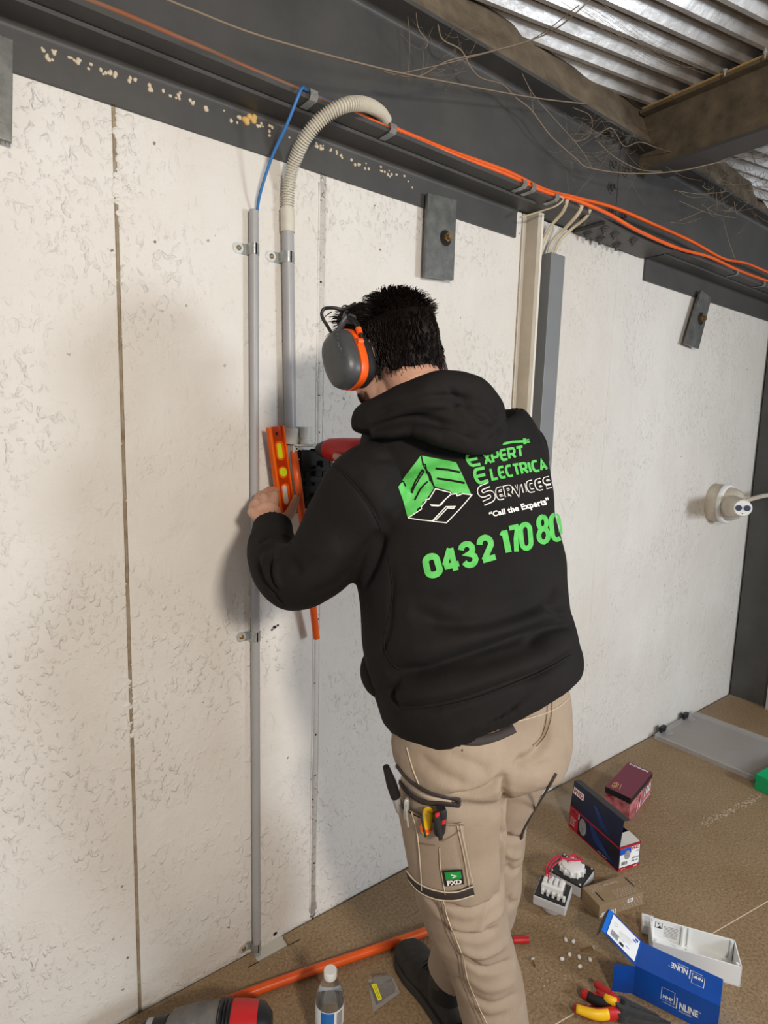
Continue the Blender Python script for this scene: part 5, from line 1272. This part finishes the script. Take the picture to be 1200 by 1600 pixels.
# hood lying on the back
bm = N_()
def pth(l): return [PY(a, b, c_) for a, b, c_ in l]
tube(bm, pth([(566, 676, .92), (572, 658, .92), (600, 646, .885), (638, 630, .845), (670, 617, .82), (702, 606, .81), (738, 620, .805), (762, 648, .805), (770, 672, .79)]), [.022, .030, .032, .034, .036, .036, .038, .034, .022], 18, smooth=5)
tube(bm, pth([(600, 668, .93), (640, 650, .92), (700, 640, .88), (750, 660, .86)]), .055, 18, smooth=4)
tube(bm, pth([(578, 676, .90), (630, 662, .855), (690, 652, .815), (740, 664, .785), (764, 680, .775)]), [(.014, .014), (.024, .024), (.036, .030), (.038, .030), (.024, .022)], 18, smooth=5)
tube(bm, pth([(650, 672, .83), (695, 682, .79), (735, 692, .77), (758, 698, .765)]), [(.014, .014), (.020, .018), (.022, .018), (.015, .013)], 18, smooth=5)
tube(bm, pth([(768, 645, .82), (778, 670, .79), (768, 692, .77), (752, 700, .765)]), [.016, .018, .018, .012], 16, smooth=5)
hood = obj('hood', bm, M['hoodie'], man); remesh(hood, .004, 6, .5)
creases(hood, [([(575, 655), (620, 634), (675, 622), (740, 625)], -.008, .009), ([(560, 685), (600, 664), (660, 655), (720, 672), (760, 690)], -.009, .008),
               ([(585, 680), (640, 672), (690, 684)], .006, .010), ([(600, 640), (650, 628), (700, 632), (750, 650)], .005, .012), ([(700, 600), (712, 622), (706, 640)], -.004, .006), ([(720, 625), (745, 650), (772, 660)], -.006, .007), ([(740, 690), (762, 680), (778, 655)], .005, .009), ([(690, 668), (730, 680), (770, 672)], .004, .010)], .004, 12)
hood.data.materials.clear(); hood.data.materials.append(M['hoodie'])
# neckline inside the hood
# ---- prints on the back
def onback(off=.0016):
    def f(px, py):
        h_ = hit(bt_, px, py, off)
        return h_[0] if h_ else PY(px, py, .80)
    return f
def K(x, y): return (600+x/4, 660+y/4)
back = onback(.0016); back2 = onback(.0026); back3 = onback(.0036)
def poly(bm, pts, fn, ml=5):
    flat(bm, pts, [tuple(range(len(pts)))], fn, ml)
def print_obj(name, mt, draw):
    bm = N_(); draw(bm)
    # drop faces that fell on the far rim of the torso
    bad = [f for f in bm.faces if max(e.calc_length() for e in f.edges) > .016]
    bmesh.ops.delete(bm, geom=bad, context='FACES'); return obj(name, bm, M[mt], hood_t)
def cube_green(bm):
    poly(bm, [K(*p) for p in ((228, 208), (238, 265), (255, 270), (262, 320), (275, 330), (282, 370), (296, 372), (310, 415), (290, 445), (272, 470), (262, 488), (240, 500), (235, 525), (208, 540), (205, 560), (150, 600), (128, 520), (86, 403))], back)
    poly(bm, [K(*p) for p in ((236, 208), (450, 252), (480, 310), (545, 455), (480, 442), (455, 452), (450, 438), (428, 445), (410, 428), (330, 408), (315, 400), (300, 350), (290, 320), (270, 300), (262, 262), (248, 258))], back)
def cube_slots(bm):
    S = lambda l, w_: flat(bm, *strokes2d([[K(*p) for p in l]], w_), back2, 5)
    S([(243, 300), (222, 330), (196, 372), (178, 415), (166, 436)], 2.6); S([(166, 436), (182, 442)], 3); S([(244, 304), (250, 318)], 2.5)
    S([(272, 372), (250, 392), (222, 430), (192, 486)], 2.8); S([(252, 310), (225, 345), (190, 410), (178, 438)], 2.0)
    S([(322, 292), (400, 298), (474, 314)], 3.2); S([(330, 352), (410, 364), (502, 382)], 3.2); S([(240, 262), (262, 300), (282, 345), (305, 395)], 1.6)
print_obj('green_cube_print', 'p_green', cube_green); print_obj('cube_gaps', 'hoodie', cube_slots)
def cube_white(bm):
    S = lambda l, w_=1.5: flat(bm, *strokes2d([[K(*p) for p in l]], w_), back3, 5)
    S([(152, 600), (235, 545), (232, 532), (262, 495), (258, 488), (280, 482), (320, 420), (410, 440), (420, 452), (450, 448), (455, 462), (488, 448), (545, 456), (470, 545), (388, 630), (305, 622), (330, 590), (385, 530), (442, 528), (432, 540), (394, 538), (322, 614)])
    S([(152, 600), (225, 612), (300, 620), (345, 572)]); S([(412, 455), (385, 480), (352, 522), (290, 518), (296, 524), (340, 526), (372, 492), (414, 455)])
print_obj('white_cube_lines', 'p_white', cube_white)
# stroke lettering
def arc(cx, cy, rx, ry, a0, a1, n=8): return [(cx+rx*math.cos(math.radians(a)), cy+ry*math.sin(math.radians(a))) for a in np.linspace(a0, a1, n)]
GL = {'E': [[(1, 1), (.35, 1)]+arc(.35, .5, .33, .5, 90, 270)[1:-1]+[(.35, 0), (1, 0)], [(.05, .5), (.9, .5)]], 'X': [[(0, 1), (1, 0)], [(1, 1), (0, 0)]],
      'P': [[(0, 0), (0, 1), (.7, 1)]+arc(.7, .72, .28, .28, 90, -90, 6)+[(0, .44)]], 'R': [[(0, 0), (0, 1), (.7, 1)]+arc(.7, .72, .28, .28, 90, -90, 6)+[(.1, .44)], [(.5, .44), (1, 0)]],
      'T': [[(0, 1), (1, 1)], [(.5, 1), (.5, 0)]], 'L': [[(0, 1), (0, 0), (.95, 0)]], 'C': [[(1, 1), (.4, 1)]+arc(.4, .5, .38, .5, 90, 270)[1:-1]+[(.4, 0), (1, 0)]], 'I': [[(.5, 1), (.5, 0)]],
      'A': [[(0, 0), (.5, 1), (1, 0)], [(.25, .3), (.75, .3)]], 'V': [[(0, 1), (.5, 0), (1, 1)]], 'S': [[(1, 1), (.3, 1)]+arc(.3, .75, .28, .25, 90, 270, 7)[1:-1]+[(.3, .5), (.7, .5)]+arc(.7, .25, .28, .25, 90, -90, 7)[1:-1]+[(.7, 0), (0, 0)]],
      '0': [arc(.5, .76, .5, .24, 0, 180, 9)+arc(.5, .24, .5, .24, 180, 360, 9)+[(1, .76)]], '4': [[(.72, 0), (.72, 1)], [(.66, 1), (.02, .34)], [(-.06, .26), (1.12, .26)]],
      '3': [arc(.48, .75, .48, .25, 170, -80, 9)+[(.42, .52), (.42, .52)][:1]+arc(.48, .26, .50, .26, 80, -170, 9)], '2': [arc(.5, .72, .48, .28, 175, -25, 9)+[(.10, .02)], [(-.02, .02), (1.04, .02)]], '1': [[(.66, 0), (.66, 1)], [(.0, .78), (.60, .92)]], '7': [[(-.05, .98), (1.05, .98)], [(.92, 1), (.60, .5), (.48, 0)]],
      '8': [arc(.5, .76, .44, .24, -90, 270, 15), arc(.5, .26, .5, .26, 90, 450, 15)]}
def word(bm, s, quad, fn, wd_, gap=.34, ml=4, inset=None):
    """letters laid along a pixel quad (bl, br, tr, tl) with stroke width in pixels"""
    f = bil(quad); ws = [.35 if c_ == 'I' else 1 for c_ in s]; tot = sum(ws)+gap*(len(s)-1); x = 0
    for c_, w_ in zip(s, ws):
        lines = [[tuple(f((x+(p[0]*w_ if c_ != 'I' else .17))/tot, p[1])) for p in l] for l in GL[c_]]
        flat(bm, *strokes2d(lines, wd_), fn, ml); x += w_+gap
for c_, q_, w_ in (('E', [K(535, 275), K(600, 262), K(578, 190), K(505, 205)], 4.4), ('XPERT', [K(632, 262), K(870, 208), K(862, 152), K(615, 196)], 3.8), ('E', [K(582, 385), K(650, 365), K(625, 285), K(553, 300)], 5.0), ('LECTRICA', [K(676, 358), K(1014, 292), K(996, 234), K(662, 292)], 3.9)):
    print_obj('green_lettering', 'p_green', lambda bm: word(bm, c_, q_, back, w_))
print_obj('plug_print', 'p_green', lambda bm: (flat(bm, *strokes2d([[K(728, 138), K(800, 124), K(868, 120)]], 3.6), back, 5), flat(bm, *strokes2d([[K(866, 120), K(885, 118)]], 9), back, 5), flat(bm, *strokes2d([[K(884, 112), K(904, 110)], [K(886, 124), K(908, 124)]], 2.6), back, 5)))
sv = [K(712, 478), K(1042, 398), K(1028, 348), K(700, 420)]; sS = [K(620, 508), K(686, 478), K(655, 390), K(588, 418)]
print_obj('white_outline_lettering', 'p_white', lambda bm: (word(bm, 'S', sS, back, 8.2), word(bm, 'ERVICES', sv, back, 6.2, .60)))
print_obj('outline_filling', 'hoodie', lambda bm: (word(bm, 'S', sS, back2, 5.2), word(bm, 'ERVICES', sv, back2, 3.6, .62)))
tv, tf = text2d('“Call the Experts”', .035, 1.05)
qd = bil([K(658, 606), K(1045, 522), K(1020, 466), K(652, 562)])
print_obj('white_slogan', 'p_white', lambda bm: flat(bm, [tuple(qd(a, b)) for a, b in tv], tf, back, 3))
DG = [('0', [(667, 907), (694, 900), (682, 861), (659, 869)], 10), ('4', [(695, 901), (722, 894), (711, 850), (685, 857)], 9), ('3', [(725, 891), (750, 884), (738, 842), (713, 850)], 9), ('2', [(752, 882), (778, 875), (766, 832), (742, 840)], 9),
      ('1', [(786, 870), (802, 867), (793, 822), (777, 827)], 9.5), ('7', [(799, 867), (815, 865), (813, 817), (790, 822)], 7.4), ('0', [(813, 863), (833, 859), (829, 814), (808, 818)], 7.6), ('8', [(839, 853), (860, 849), (855, 802), (836, 806)], 7.4), ('0', [(861, 849), (880, 845), (874, 799), (856, 803)], 7)]
for c_, q_, w_ in DG:
    bm = N_(); cx = sum(p[0] for p in q_)/4; cy = sum(p[1] for p in q_)/4; wq = q_[1][0]-q_[0][0]; hq = q_[0][1]-q_[3][1]; f = bil(q_); ix, iy = w_/2/wq, w_/2/hq
    lines = [[tuple(f(-.06+1.12*(ix+min(1.08, p[0])*(1-2*ix)), iy+p[1]*(1-2*iy))) for p in l] for l in GL[c_]]; flat(bm, *strokes2d(lines, w_), back, 4)
    bad = [f_ for f_ in bm.faces if max(e.calc_length() for e in f_.edges) > .016]; bmesh.ops.delete(bm, geom=bad, context='FACES')
    obj('green_digit', bm, M['p_green'], hood_t)
# ---- trousers
sideT = lambda t: Vector((.96, -.12, .2))
bm = N_()
ring_loft(bm, slices([(665, 1090, 860, 1020, .775, .46), (648, 1130, 884, 1055, .770, .50), (633, 1175, 887, 1092, .762, .62), (627, 1215, 864, 1130, .760, .68), (645, 1240, 828, 1165, .765, .60)], sideT, sub=4), 40, 2.3)
ring_loft(bm, slices([(634, 1195, 780, 1175, .765, .92), (627, 1245, 788, 1235, .768, .98), (630, 1305, 787, 1300, .776, .98), (643, 1365, 786, 1360, .785, .96), (662, 1425, 791, 1420, .79, .96), (688, 1480, 802, 1475, .788, .95), (709, 1535, 815, 1530, .775, .95), (724, 1600, 825, 1595, .762, .95), (732, 1660, 834, 1655, .752, .95)], sideT, sub=5), 30, 2.15)
ring_loft(bm, slices([(768, 1190, 868, 1142, .765, .88), (752, 1238, 843, 1208, .785, .90), (728, 1290, 819, 1262, .825, .93), (708, 1335, 816, 1325, .855, .95), (702, 1385, 812, 1385, .875, .95), (697, 1425, 797, 1440, .895, .95), (686, 1462, 765, 1488, .915, .95), (675, 1496, 728, 1545, .942, .95)], sideT, sub=5), 30, 2.15)
tr_ = obj('trousers', bm, M['trouser'], man); remesh(tr_, .0046, 6, .5)
tf_ = [([(700, 1246), (735, 1244), (765, 1234), (790, 1208)], -.011, .010), ([(650, 1220), (700, 1228), (745, 1228)], .004, .020),
       ([(855, 1110), (853, 1150), (835, 1180), (800, 1200)], -.010, .012), ([(791, 1210), (789, 1250), (785, 1330), (786, 1400)], -.010, .008),
       ([(655, 1180), (690, 1210), (740, 1230)], -.004, .010), ([(700, 1180), (740, 1195), (765, 1210)], -.004, .010),
       ([(690, 1412), (725, 1424), (760, 1415), (785, 1395)], -.009, .009), ([(680, 1430), (725, 1448), (765, 1436), (788, 1418)], .007, .010), ([(700, 1455), (740, 1466), (780, 1452)], -.008, .009),
       ([(712, 1478), (750, 1492), (798, 1474)], .006, .010), ([(715, 1490), (755, 1515), (806, 1502)], -.008, .008), ([(722, 1520), (760, 1545), (812, 1532)], .004, .012), ([(725, 1550), (770, 1570), (815, 1552)], -.005, .009),
       ([(770, 1400), (755, 1430), (740, 1455)], .005, .008), ([(660, 1395), (685, 1420), (700, 1450)], -.004, .008), ([(735, 1570), (760, 1590), (800, 1585)], -.004, .010),
       ([(785, 1300), (800, 1312), (818, 1310)], -.008, .008), ([(788, 1330), (803, 1338), (816, 1334)], .006, .008), ([(790, 1350), (802, 1362), (814, 1356)], -.006, .007), ([(792, 1400), (800, 1415), (806, 1405)], -.005, .008),
       ([(810, 1180), (830, 1200), (860, 1190)], -.005, .010), ([(680, 1512), (700, 1528), (722, 1530)], -.003, .006)]
creases(tr_, tf_, .0035, 10)
tr_.data.materials.clear(); tr_.data.materials.append(M['trouser'])
tb_ = bvh(tr_)
# cargo pocket on the left thigh
def onleg(off): return lambda a, b: (hit(tb_, a, b, off) or (PY(a, b, .76), 0))[0]
quadp = bil([(640, 1378), (735, 1388), (722, 1283), (616, 1250)])
bm = N_(); n, m_ = 14, 14; g = [[None]*(m_+1) for _ in range(n+1)]
def pocket_pt(u, v, off):
    a, b = quadp(u, v); b += 10*math.sin(math.pi*u)*(1-.3*v); h_ = hit(tb_, max(a, 626), b, off); return h_[0] if h_ else None
for lay in (0,):
    for i in range(n+1):
        for k in range(m_+1):
            u, v = i/n, k/m_; a, b = quadp(u, v); b += 12*math.sin(math.pi*u)*(1-.2*v); edge = min(u, 1-u, v*2)*8
            off = .003+.005*min(1, edge)+.004*max(0, v-.6)*2.5*math.sin(math.pi*u)
            a = max(a, 622+(b-1250)*.17) ; h_ = hit(tb_, a+1, b, off); g[i][k] = bm.verts.new(h_[0]) if h_ else None
for i in range(n):
    for k in range(m_):
        q_ = [g[i][k], g[i+1][k], g[i+1][k+1], g[i][k+1]]
        if all(q_): bm.faces.new(q_)
pkt = obj('cargo_pocket', bm, M['trouser'], man, smooth=True)
pv = bvh(pkt)
def rib(name, lns, mt, wd_, bv=tb_, off=.003, par=tr_, th=.0015):
    bm = N_()
    for ln in lns: ribbon(bm, bv, ln, wd_, off, th)
    if len(bm.verts): return obj(name, bm, M[mt], par, smooth=True)
    bm.free()
rib('pocket_trim', [[(621, 1196), (640, 1218), (675, 1238), (718, 1248)], [(620, 1212), (636, 1235), (662, 1252), (690, 1254), (717, 1256)], [(717, 1248), (715, 1257)]], 'trim', .0085)
rib('pocket_lining', [[(626, 1210), (645, 1230), (672, 1246), (705, 1251)]], 'tr_in', .011, off=.002)
rib('pocket_hem', [[(641, 1364), (655, 1380), (680, 1390), (710, 1392), (737, 1384)]], 'trim', .025, off=.009)
rib('pocket_stitch', [[(642, 1357), (656, 1372), (680, 1383), (710, 1386), (736, 1378)], [(645, 1371), (660, 1387), (685, 1397), (712, 1398), (737, 1391)], [(650, 1265), (658, 1300), (662, 1350), (664, 1385)], [(713, 1284), (722, 1330), (731, 1378)], [(717, 1283), (727, 1330), (736, 1376)], [(688, 1318), (690, 1350), (697, 1390)]], 'stitch', .0012, off=.0105)
rib('pocket_opening', [[(628, 1248), (650, 1266), (690, 1283), (722, 1284)], [(658, 1313), (681, 1315)], [(692, 1308), (718, 1292)]], 'seam', .0022, off=.0095)
rib('back_pocket_trim', [[(716, 1156), (745, 1158), (775, 1151), (802, 1139)]], 'trim', .016, off=.0035)
rib('back_pocket_trim', [[(897, 1112), (901, 1100), (905, 1090)]], 'trim', .018, off=.0035)
rib('leg_seam', [[(683, 1400), (690, 1430), (700, 1460), (714, 1490), (722, 1530), (735, 1565), (750, 1600)], [(687, 1400), (695, 1432), (706, 1462), (719, 1492), (727, 1530), (741, 1565), (756, 1600)]], 'seam', .0018, off=.001)
rib('leg_stitch', [[(691, 1400), (699, 1432), (710, 1462), (723, 1494), (731, 1530), (745, 1565), (761, 1600)]], 'stitch', .0012, off=.001)
rib('centre_seam', [[(862, 1096), (860, 1125), (852, 1150), (838, 1166)], [(855, 1098), (853, 1128), (846, 1150), (832, 1164)]], 'seam', .0014, off=.001)
rib('yoke_seam', [[(895, 1085), (870, 1106), (835, 1120), (805, 1128)], [(636, 1168), (645, 1200), (655, 1225)]], 'stitch', .0013, off=.001)
rib('leg_zip', [[(868, 1208), (850, 1240), (832, 1270), (818, 1295), (814, 1310)]], 'trim', .007, off=.002)
# woven badge
bqd = bil([(696, 1376), (723, 1373), (719, 1349), (692, 1351)])
fb2 = lambda off: (lambda a, b: (hit(tb_, *bqd(a, b), off) or (PY(*bqd(a, b), .7), 0))[0])
put('pocket_badge', M['blackmatte'], pkt, fb2(.012), [rect(0, 0, 1, 1)], .2)
put('badge_panel', M['badge_green'], pkt, fb2(.0126), [rect(.10, .42, .90, .90)], .2)
put('badge_text', M['p_white'], pkt, fb2(.0134), [lab(0, 'FXD', .14, .08, .88, .40, .04), (*strokes2d([[(.36, .76), (.64, .66), (.42, .56)]], .07),)], .25)
# things in the pockets
def along(p, q, y): return PY(*p, y), PY(*q, y)
yl_ = hit(tb_, 640, 1262, .012)[0].y; 
def pocket_item(label, cat, name, p, q, dist, prof, mt, extra=None):
    h0 = hit(tb_, q[0], q[1], dist)[0]; base = h0; top_ = PY(*p, h0.y-.004); d = (top_-base); e_ = empty(name, base, label, cat)
    bm = N_(); lathe(bm, base-d.normalized()*.008, d, [(-0.0, prof[0][1]*.8)]+[(.008+a*d.length, r) for a, r in prof], 18); obj(prof_name, bm, M[mt], e_, smooth='auto'); return e_, base, d
prof_name = 'barrel'
e_, b_, d_ = pocket_item('black marker pen with a silver barrel standing in the thigh pocket', 'pen', 'marker_pen', (603, 1198), (632, 1262), .010, [(0, .0085), (.30, .0085), (.31, .0088), (.32, .0088)], 'silver')
bm = N_(); lathe(bm, b_+d_*.32, d_, [(0, .0098), (.3*d_.length, .0100), (.58*d_.length, .0072), (.68*d_.length, .0060)], 18); obj('pen_cap', bm, M['black'], e_, smooth='auto')
e_, b_, d_ = pocket_item('slim silver pen clipped in the thigh pocket beside the marker', 'pen', 'pen', (636, 1248), (642, 1270), .010, [(0, .0050), (.9, .0050), (1.0, .003)], 'zinc')
bm = N_(); tube(bm, [PY(634, 1258, b_.y-.012), PY(636, 1275, b_.y-.012), PY(638, 1292, b_.y-.012)], .0018, 8, smooth=4); obj('pocket_clip', bm, M['zinc'], e_)
e_, b_, d_ = pocket_item('screwdriver with a yellow and orange handle in the thigh pocket', 'screwdriver', 'screwdriver', (670, 1264), (671, 1286), .014, [(0, .0098), (.85, .0100), (.95, .008)], 'yellow')
bm = N_(); cyl(bm, b_-d_*.05, b_+d_*.10, .0112, 16); obj('orange_band', bm, M['orange_pl'], e_)
e_, b_, d_ = pocket_item('black and red utility knife in the thigh pocket with its clip outside', 'knife', 'utility_knife', (689, 1262), (689, 1288), .014, [(0, .0110), (.8, .0115), (1.0, .008)], 'black')
c1_, c2_ = PY(681, 1270, b_.y-.014), PY(689, 1312, b_.y-.020); bm = N_(); tube(bm, [c1_, c1_.lerp(c2_, .5), c2_], [(.0072, .003), (.0066, .003), (.0045, .002)], 12, smooth=3); obj('knife_clip', bm, M['black'], e_, smooth='auto')
bm = N_(); box(bm, PY(683, 1273, b_.y-.020), (.008, .004, .007)); obj('red_button', bm, M['red'], e_, bev=.001)
bm = N_(); box(bm, PY(693, 1284, b_.y-.012), (.009, .004, .008)); obj('red_slide', bm, M['red'], e_, bev=.001)
bm = N_(); tube(bm, [PY(659, 1275, b_.y-.006), PY(661, 1290, b_.y-.007), PY(665, 1307, b_.y-.007)], [.0022, .0022, .0022], 8, smooth=3); o = obj('pen_clip', bm, M['trim'], smooth=True); tag(o, 'thin dark pen clip hooked over the thigh pocket left of the yellow handle', 'pen')
# ---- shoes
def shoe(name, heel, toe, ank):
    heel, toe = Vector(heel), Vector(toe); d = (toe-heel).normalized(); s = Vector((d.y, -d.x, 0)); L_ = (toe-heel).length
    bm = N_(); rings = []
    for t, w_, h_ in ((.0, .020, .050), (.04, .033, .075), (.14, .037, .092), (.30, .038, .098), (.42, .039, .088), (.55, .045, .072), (.68, .050, .060), (.82, .048, .052), (.93, .036, .044), (.99, .016, .030)):
        c_ = heel+d*(L_*t)+Zv*(.014+h_/2); rings.append((c_, s*w_, Zv*(h_/2)))
    ring_loft(bm, rings, 24, 2.4)
    tube(bm, [heel+d*.075+Zv*.06, Vector(ank)], [.040, .040], 20)
    u_ = obj(name, bm, M['shoe'], man); remesh(u_, .0035, 5, .5)
    me = u_.data
    for v in me.vertices:
        l_ = v.co-heel; t = l_.dot(d)/L_; v.co += v.normal*(.0022*noise.noise(v.co*40)-.0028*math.exp(-((t-.70)/.015)**2)-.0022*math.exp(-((t-.46)/.012)**2))
    me.materials.clear(); me.materials.append(M['shoe'])
    bm = N_(); out = []
    for t, w_ in ((-.01, .020), (.03, .034), (.15, .039), (.35, .039), (.5, .042), (.66, .050), (.82, .050), (.94, .038), (1.005, .016)): out.append((t, w_))
    P = [heel+d*(L_*t)+s*w_ for t, w_ in out]+[heel+d*(L_*t)-s*w_ for t, w_ in out[::-1]]
    P = [p+Zv*.001 for p in P]; prism(bm, P, Zv*.024); obj('sole', bm, M['sole'], u_, bev=.003)
    for k in range(3):
        bm = N_(); c_ = heel+d*(L_*(.44+.055*k))+Zv*(.100-.010*k); tube(bm, [c_-s*.026, c_+Zv*.006, c_+s*.026], .003, 8, smooth=4); obj('lace', bm, M['black'], u_, smooth=True)
    return u_
shoe('shoe', (.968, .895, 0), (1.006, 1.175, 0), (.955, .945, .17))
for c_ in (PY(700, 1530, .945), PY(783, 1660, .752)):
    bm = N_(); tube(bm, [c_+Vector((0, 0, -.04)), c_+Vector((0, 0, .05))], .042, 20); obj('sock', bm, M['blackmatte'], man, smooth='auto')
shoe('shoe', (.905, .640, 0), (.962, .905, 0), (.925, .735, .17))
# ---- ear defenders
ed = empty('ear_defenders', hp(0, 0, .1), 'dark grey and orange ear defenders worn on the dark hair', 'ear defenders')
for s in (-1, 1):
    ex = HR*s; cc_ = hp(s*.090-.001, .012, -.024)
    ax_ = (ex+HF*.10-HU*.02).normalized(); vu = (HU*.97+HF*.20); vu = (vu-ax_*vu.dot(ax_)).normalized(); vf = ax_.cross(vu)
    def cupring(t, a_, b_): return (cc_+ax_*t, vf*a_, vu*b_)
    bm = N_(); ring_loft(bm, [cupring(-.022, .034, .046), cupring(-.014, .040, .052), cupring(-.004, .040, .052), cupring(.000, .036, .048)], 32, 2.3); obj('ear_cushion', bm, M['blackmatte'], ed, smooth='auto')
    bm = N_(); ring_loft(bm, [cupring(.000, .041, .053), cupring(.006, .0445, .0565), cupring(.018, .0445, .0565), cupring(.019, .040, .052)], 32, 2.4); obj('orange_rim', bm, M['orange_pl'], ed, smooth='auto')
    bm = N_(); ring_loft(bm, [cupring(.0185, .0415, .0545), cupring(.028, .0425, .055), cupring(.041, .039, .051), cupring(.048, .032, .044), cupring(.050, .022, .034), cupring(.0505, .002, .003)], 36, 2.5); cp = obj('ear_cup', bm, M['cup'], ed, smooth='auto')
    cup_c, cup_a, cup_f, cup_u = cc_, ax_, vf, vu
    back_ = -vf if vf.dot(HF) > 0 else vf
    pv0 = cc_+ax_*.010+vu*.012+back_*.044; pvt = cc_+ax_*.004+vu*.060+back_*.030
    bm = N_(); tube(bm, [pv0, pv0+vu*.022+back_*.002, pvt] if s > 0 else [pv0, PY(564, 536, pv0.y+.002), PY(561, 514, pv0.y+.01), PY(553, 500, pv0.y+.03), PY(543, 496, pv0.y+.045)], [(.0065, .004), (.0055, .0035), (.0045, .003), (.0045, .003), (.0045, .003)][:3 if s > 0 else 5], 12, smooth=4); obj('pivot_arm', bm, M['black'], ed, smooth='auto')
    bm = N_(); cyl(bm, pv0-ax_*.004, pv0+ax_*.008, .0062, 18); bb = obj('pivot_button', bm, M['orange_pl'], ed)
    if s < 0:
        bm = N_(); tube(bm, smoothpts([PY(543, 496, pv0.y+.045), hp(-.088, -.002, .050), hp(-.082, .030, .066), hp(-.066, .042, .084), hp(-.035, .042, .096), hp(0, .042, .100), hp(.04, .038, .094), hp(.072, .010, .070), hp(.088, .0, .045), hp(.094, .004, .028)], 6), [(.0080, .0035)]*55, 12); obj('headband', bm, M['cup'], ed, smooth=True)
        bm = N_(); c_ = PY(561, 517, pv0.y+.008); cyl(bm, c_-vu*.006, c_+vu*.006, .0056, 10); obj('orange_stop', bm, M['orange_pl'], ed)
        bm = N_(); tube(bm, pth([(524, 530, cc_.y+.01), (513, 512, cc_.y+.03), (503, 494, cc_.y+.04), (506, 483, cc_.y+.04), (520, 481, cc_.y+.03), (538, 483, cc_.y+.02), (556, 474, cc_.y)]), .0032, 10, smooth=8); obj('wire_loop', bm, M['black'], ed, smooth=True)
        bm = N_(); tube(bm, pth([(523, 534, pv0.y+.06), (528, 520, pv0.y+.058), (535, 506, pv0.y+.05), (543, 495, pv0.y+.045)]), [(.0065, .0035)]*4, 10, smooth=6); obj('headband_yoke', bm, M['cup'], ed, smooth=True)
        bm = N_(); tv2, tf2 = text2d('WorkSafe') if False else (None, None); bm.free()
        bm = N_()
        fcn_ = lambda a, b: cc_+ax_*(.0505+.0006)+(-vf if vf.dot(HR) else vf)*0+vu*(.030-.05*a)+back_*(.014+.008*b)
        v_, f_ = strokes2d([[(0, 0), (.12, 1), (.2, .2), (.3, 1)], [(.38, .1), (.5, .9), (.6, .1)], [(.7, 0), (.7, 1), (.82, .2)], [(.9, .1), (1, .9)]], .03); flat(bm, v_, f_, lambda a, b: cc_+ax_*(.0412+.010*(1-abs(a-.5)))+vu*(.034-.046*a)+back_*(.030+.005*b)); obj('cup_marking', bm, M['pipe'], cp)
    else:
        bm = N_(); tube(bm, [pvt, pvt+vu*.030-ax_*.004], .0025, 8); obj('orange_arm', bm, M['orange_pl'], ed)
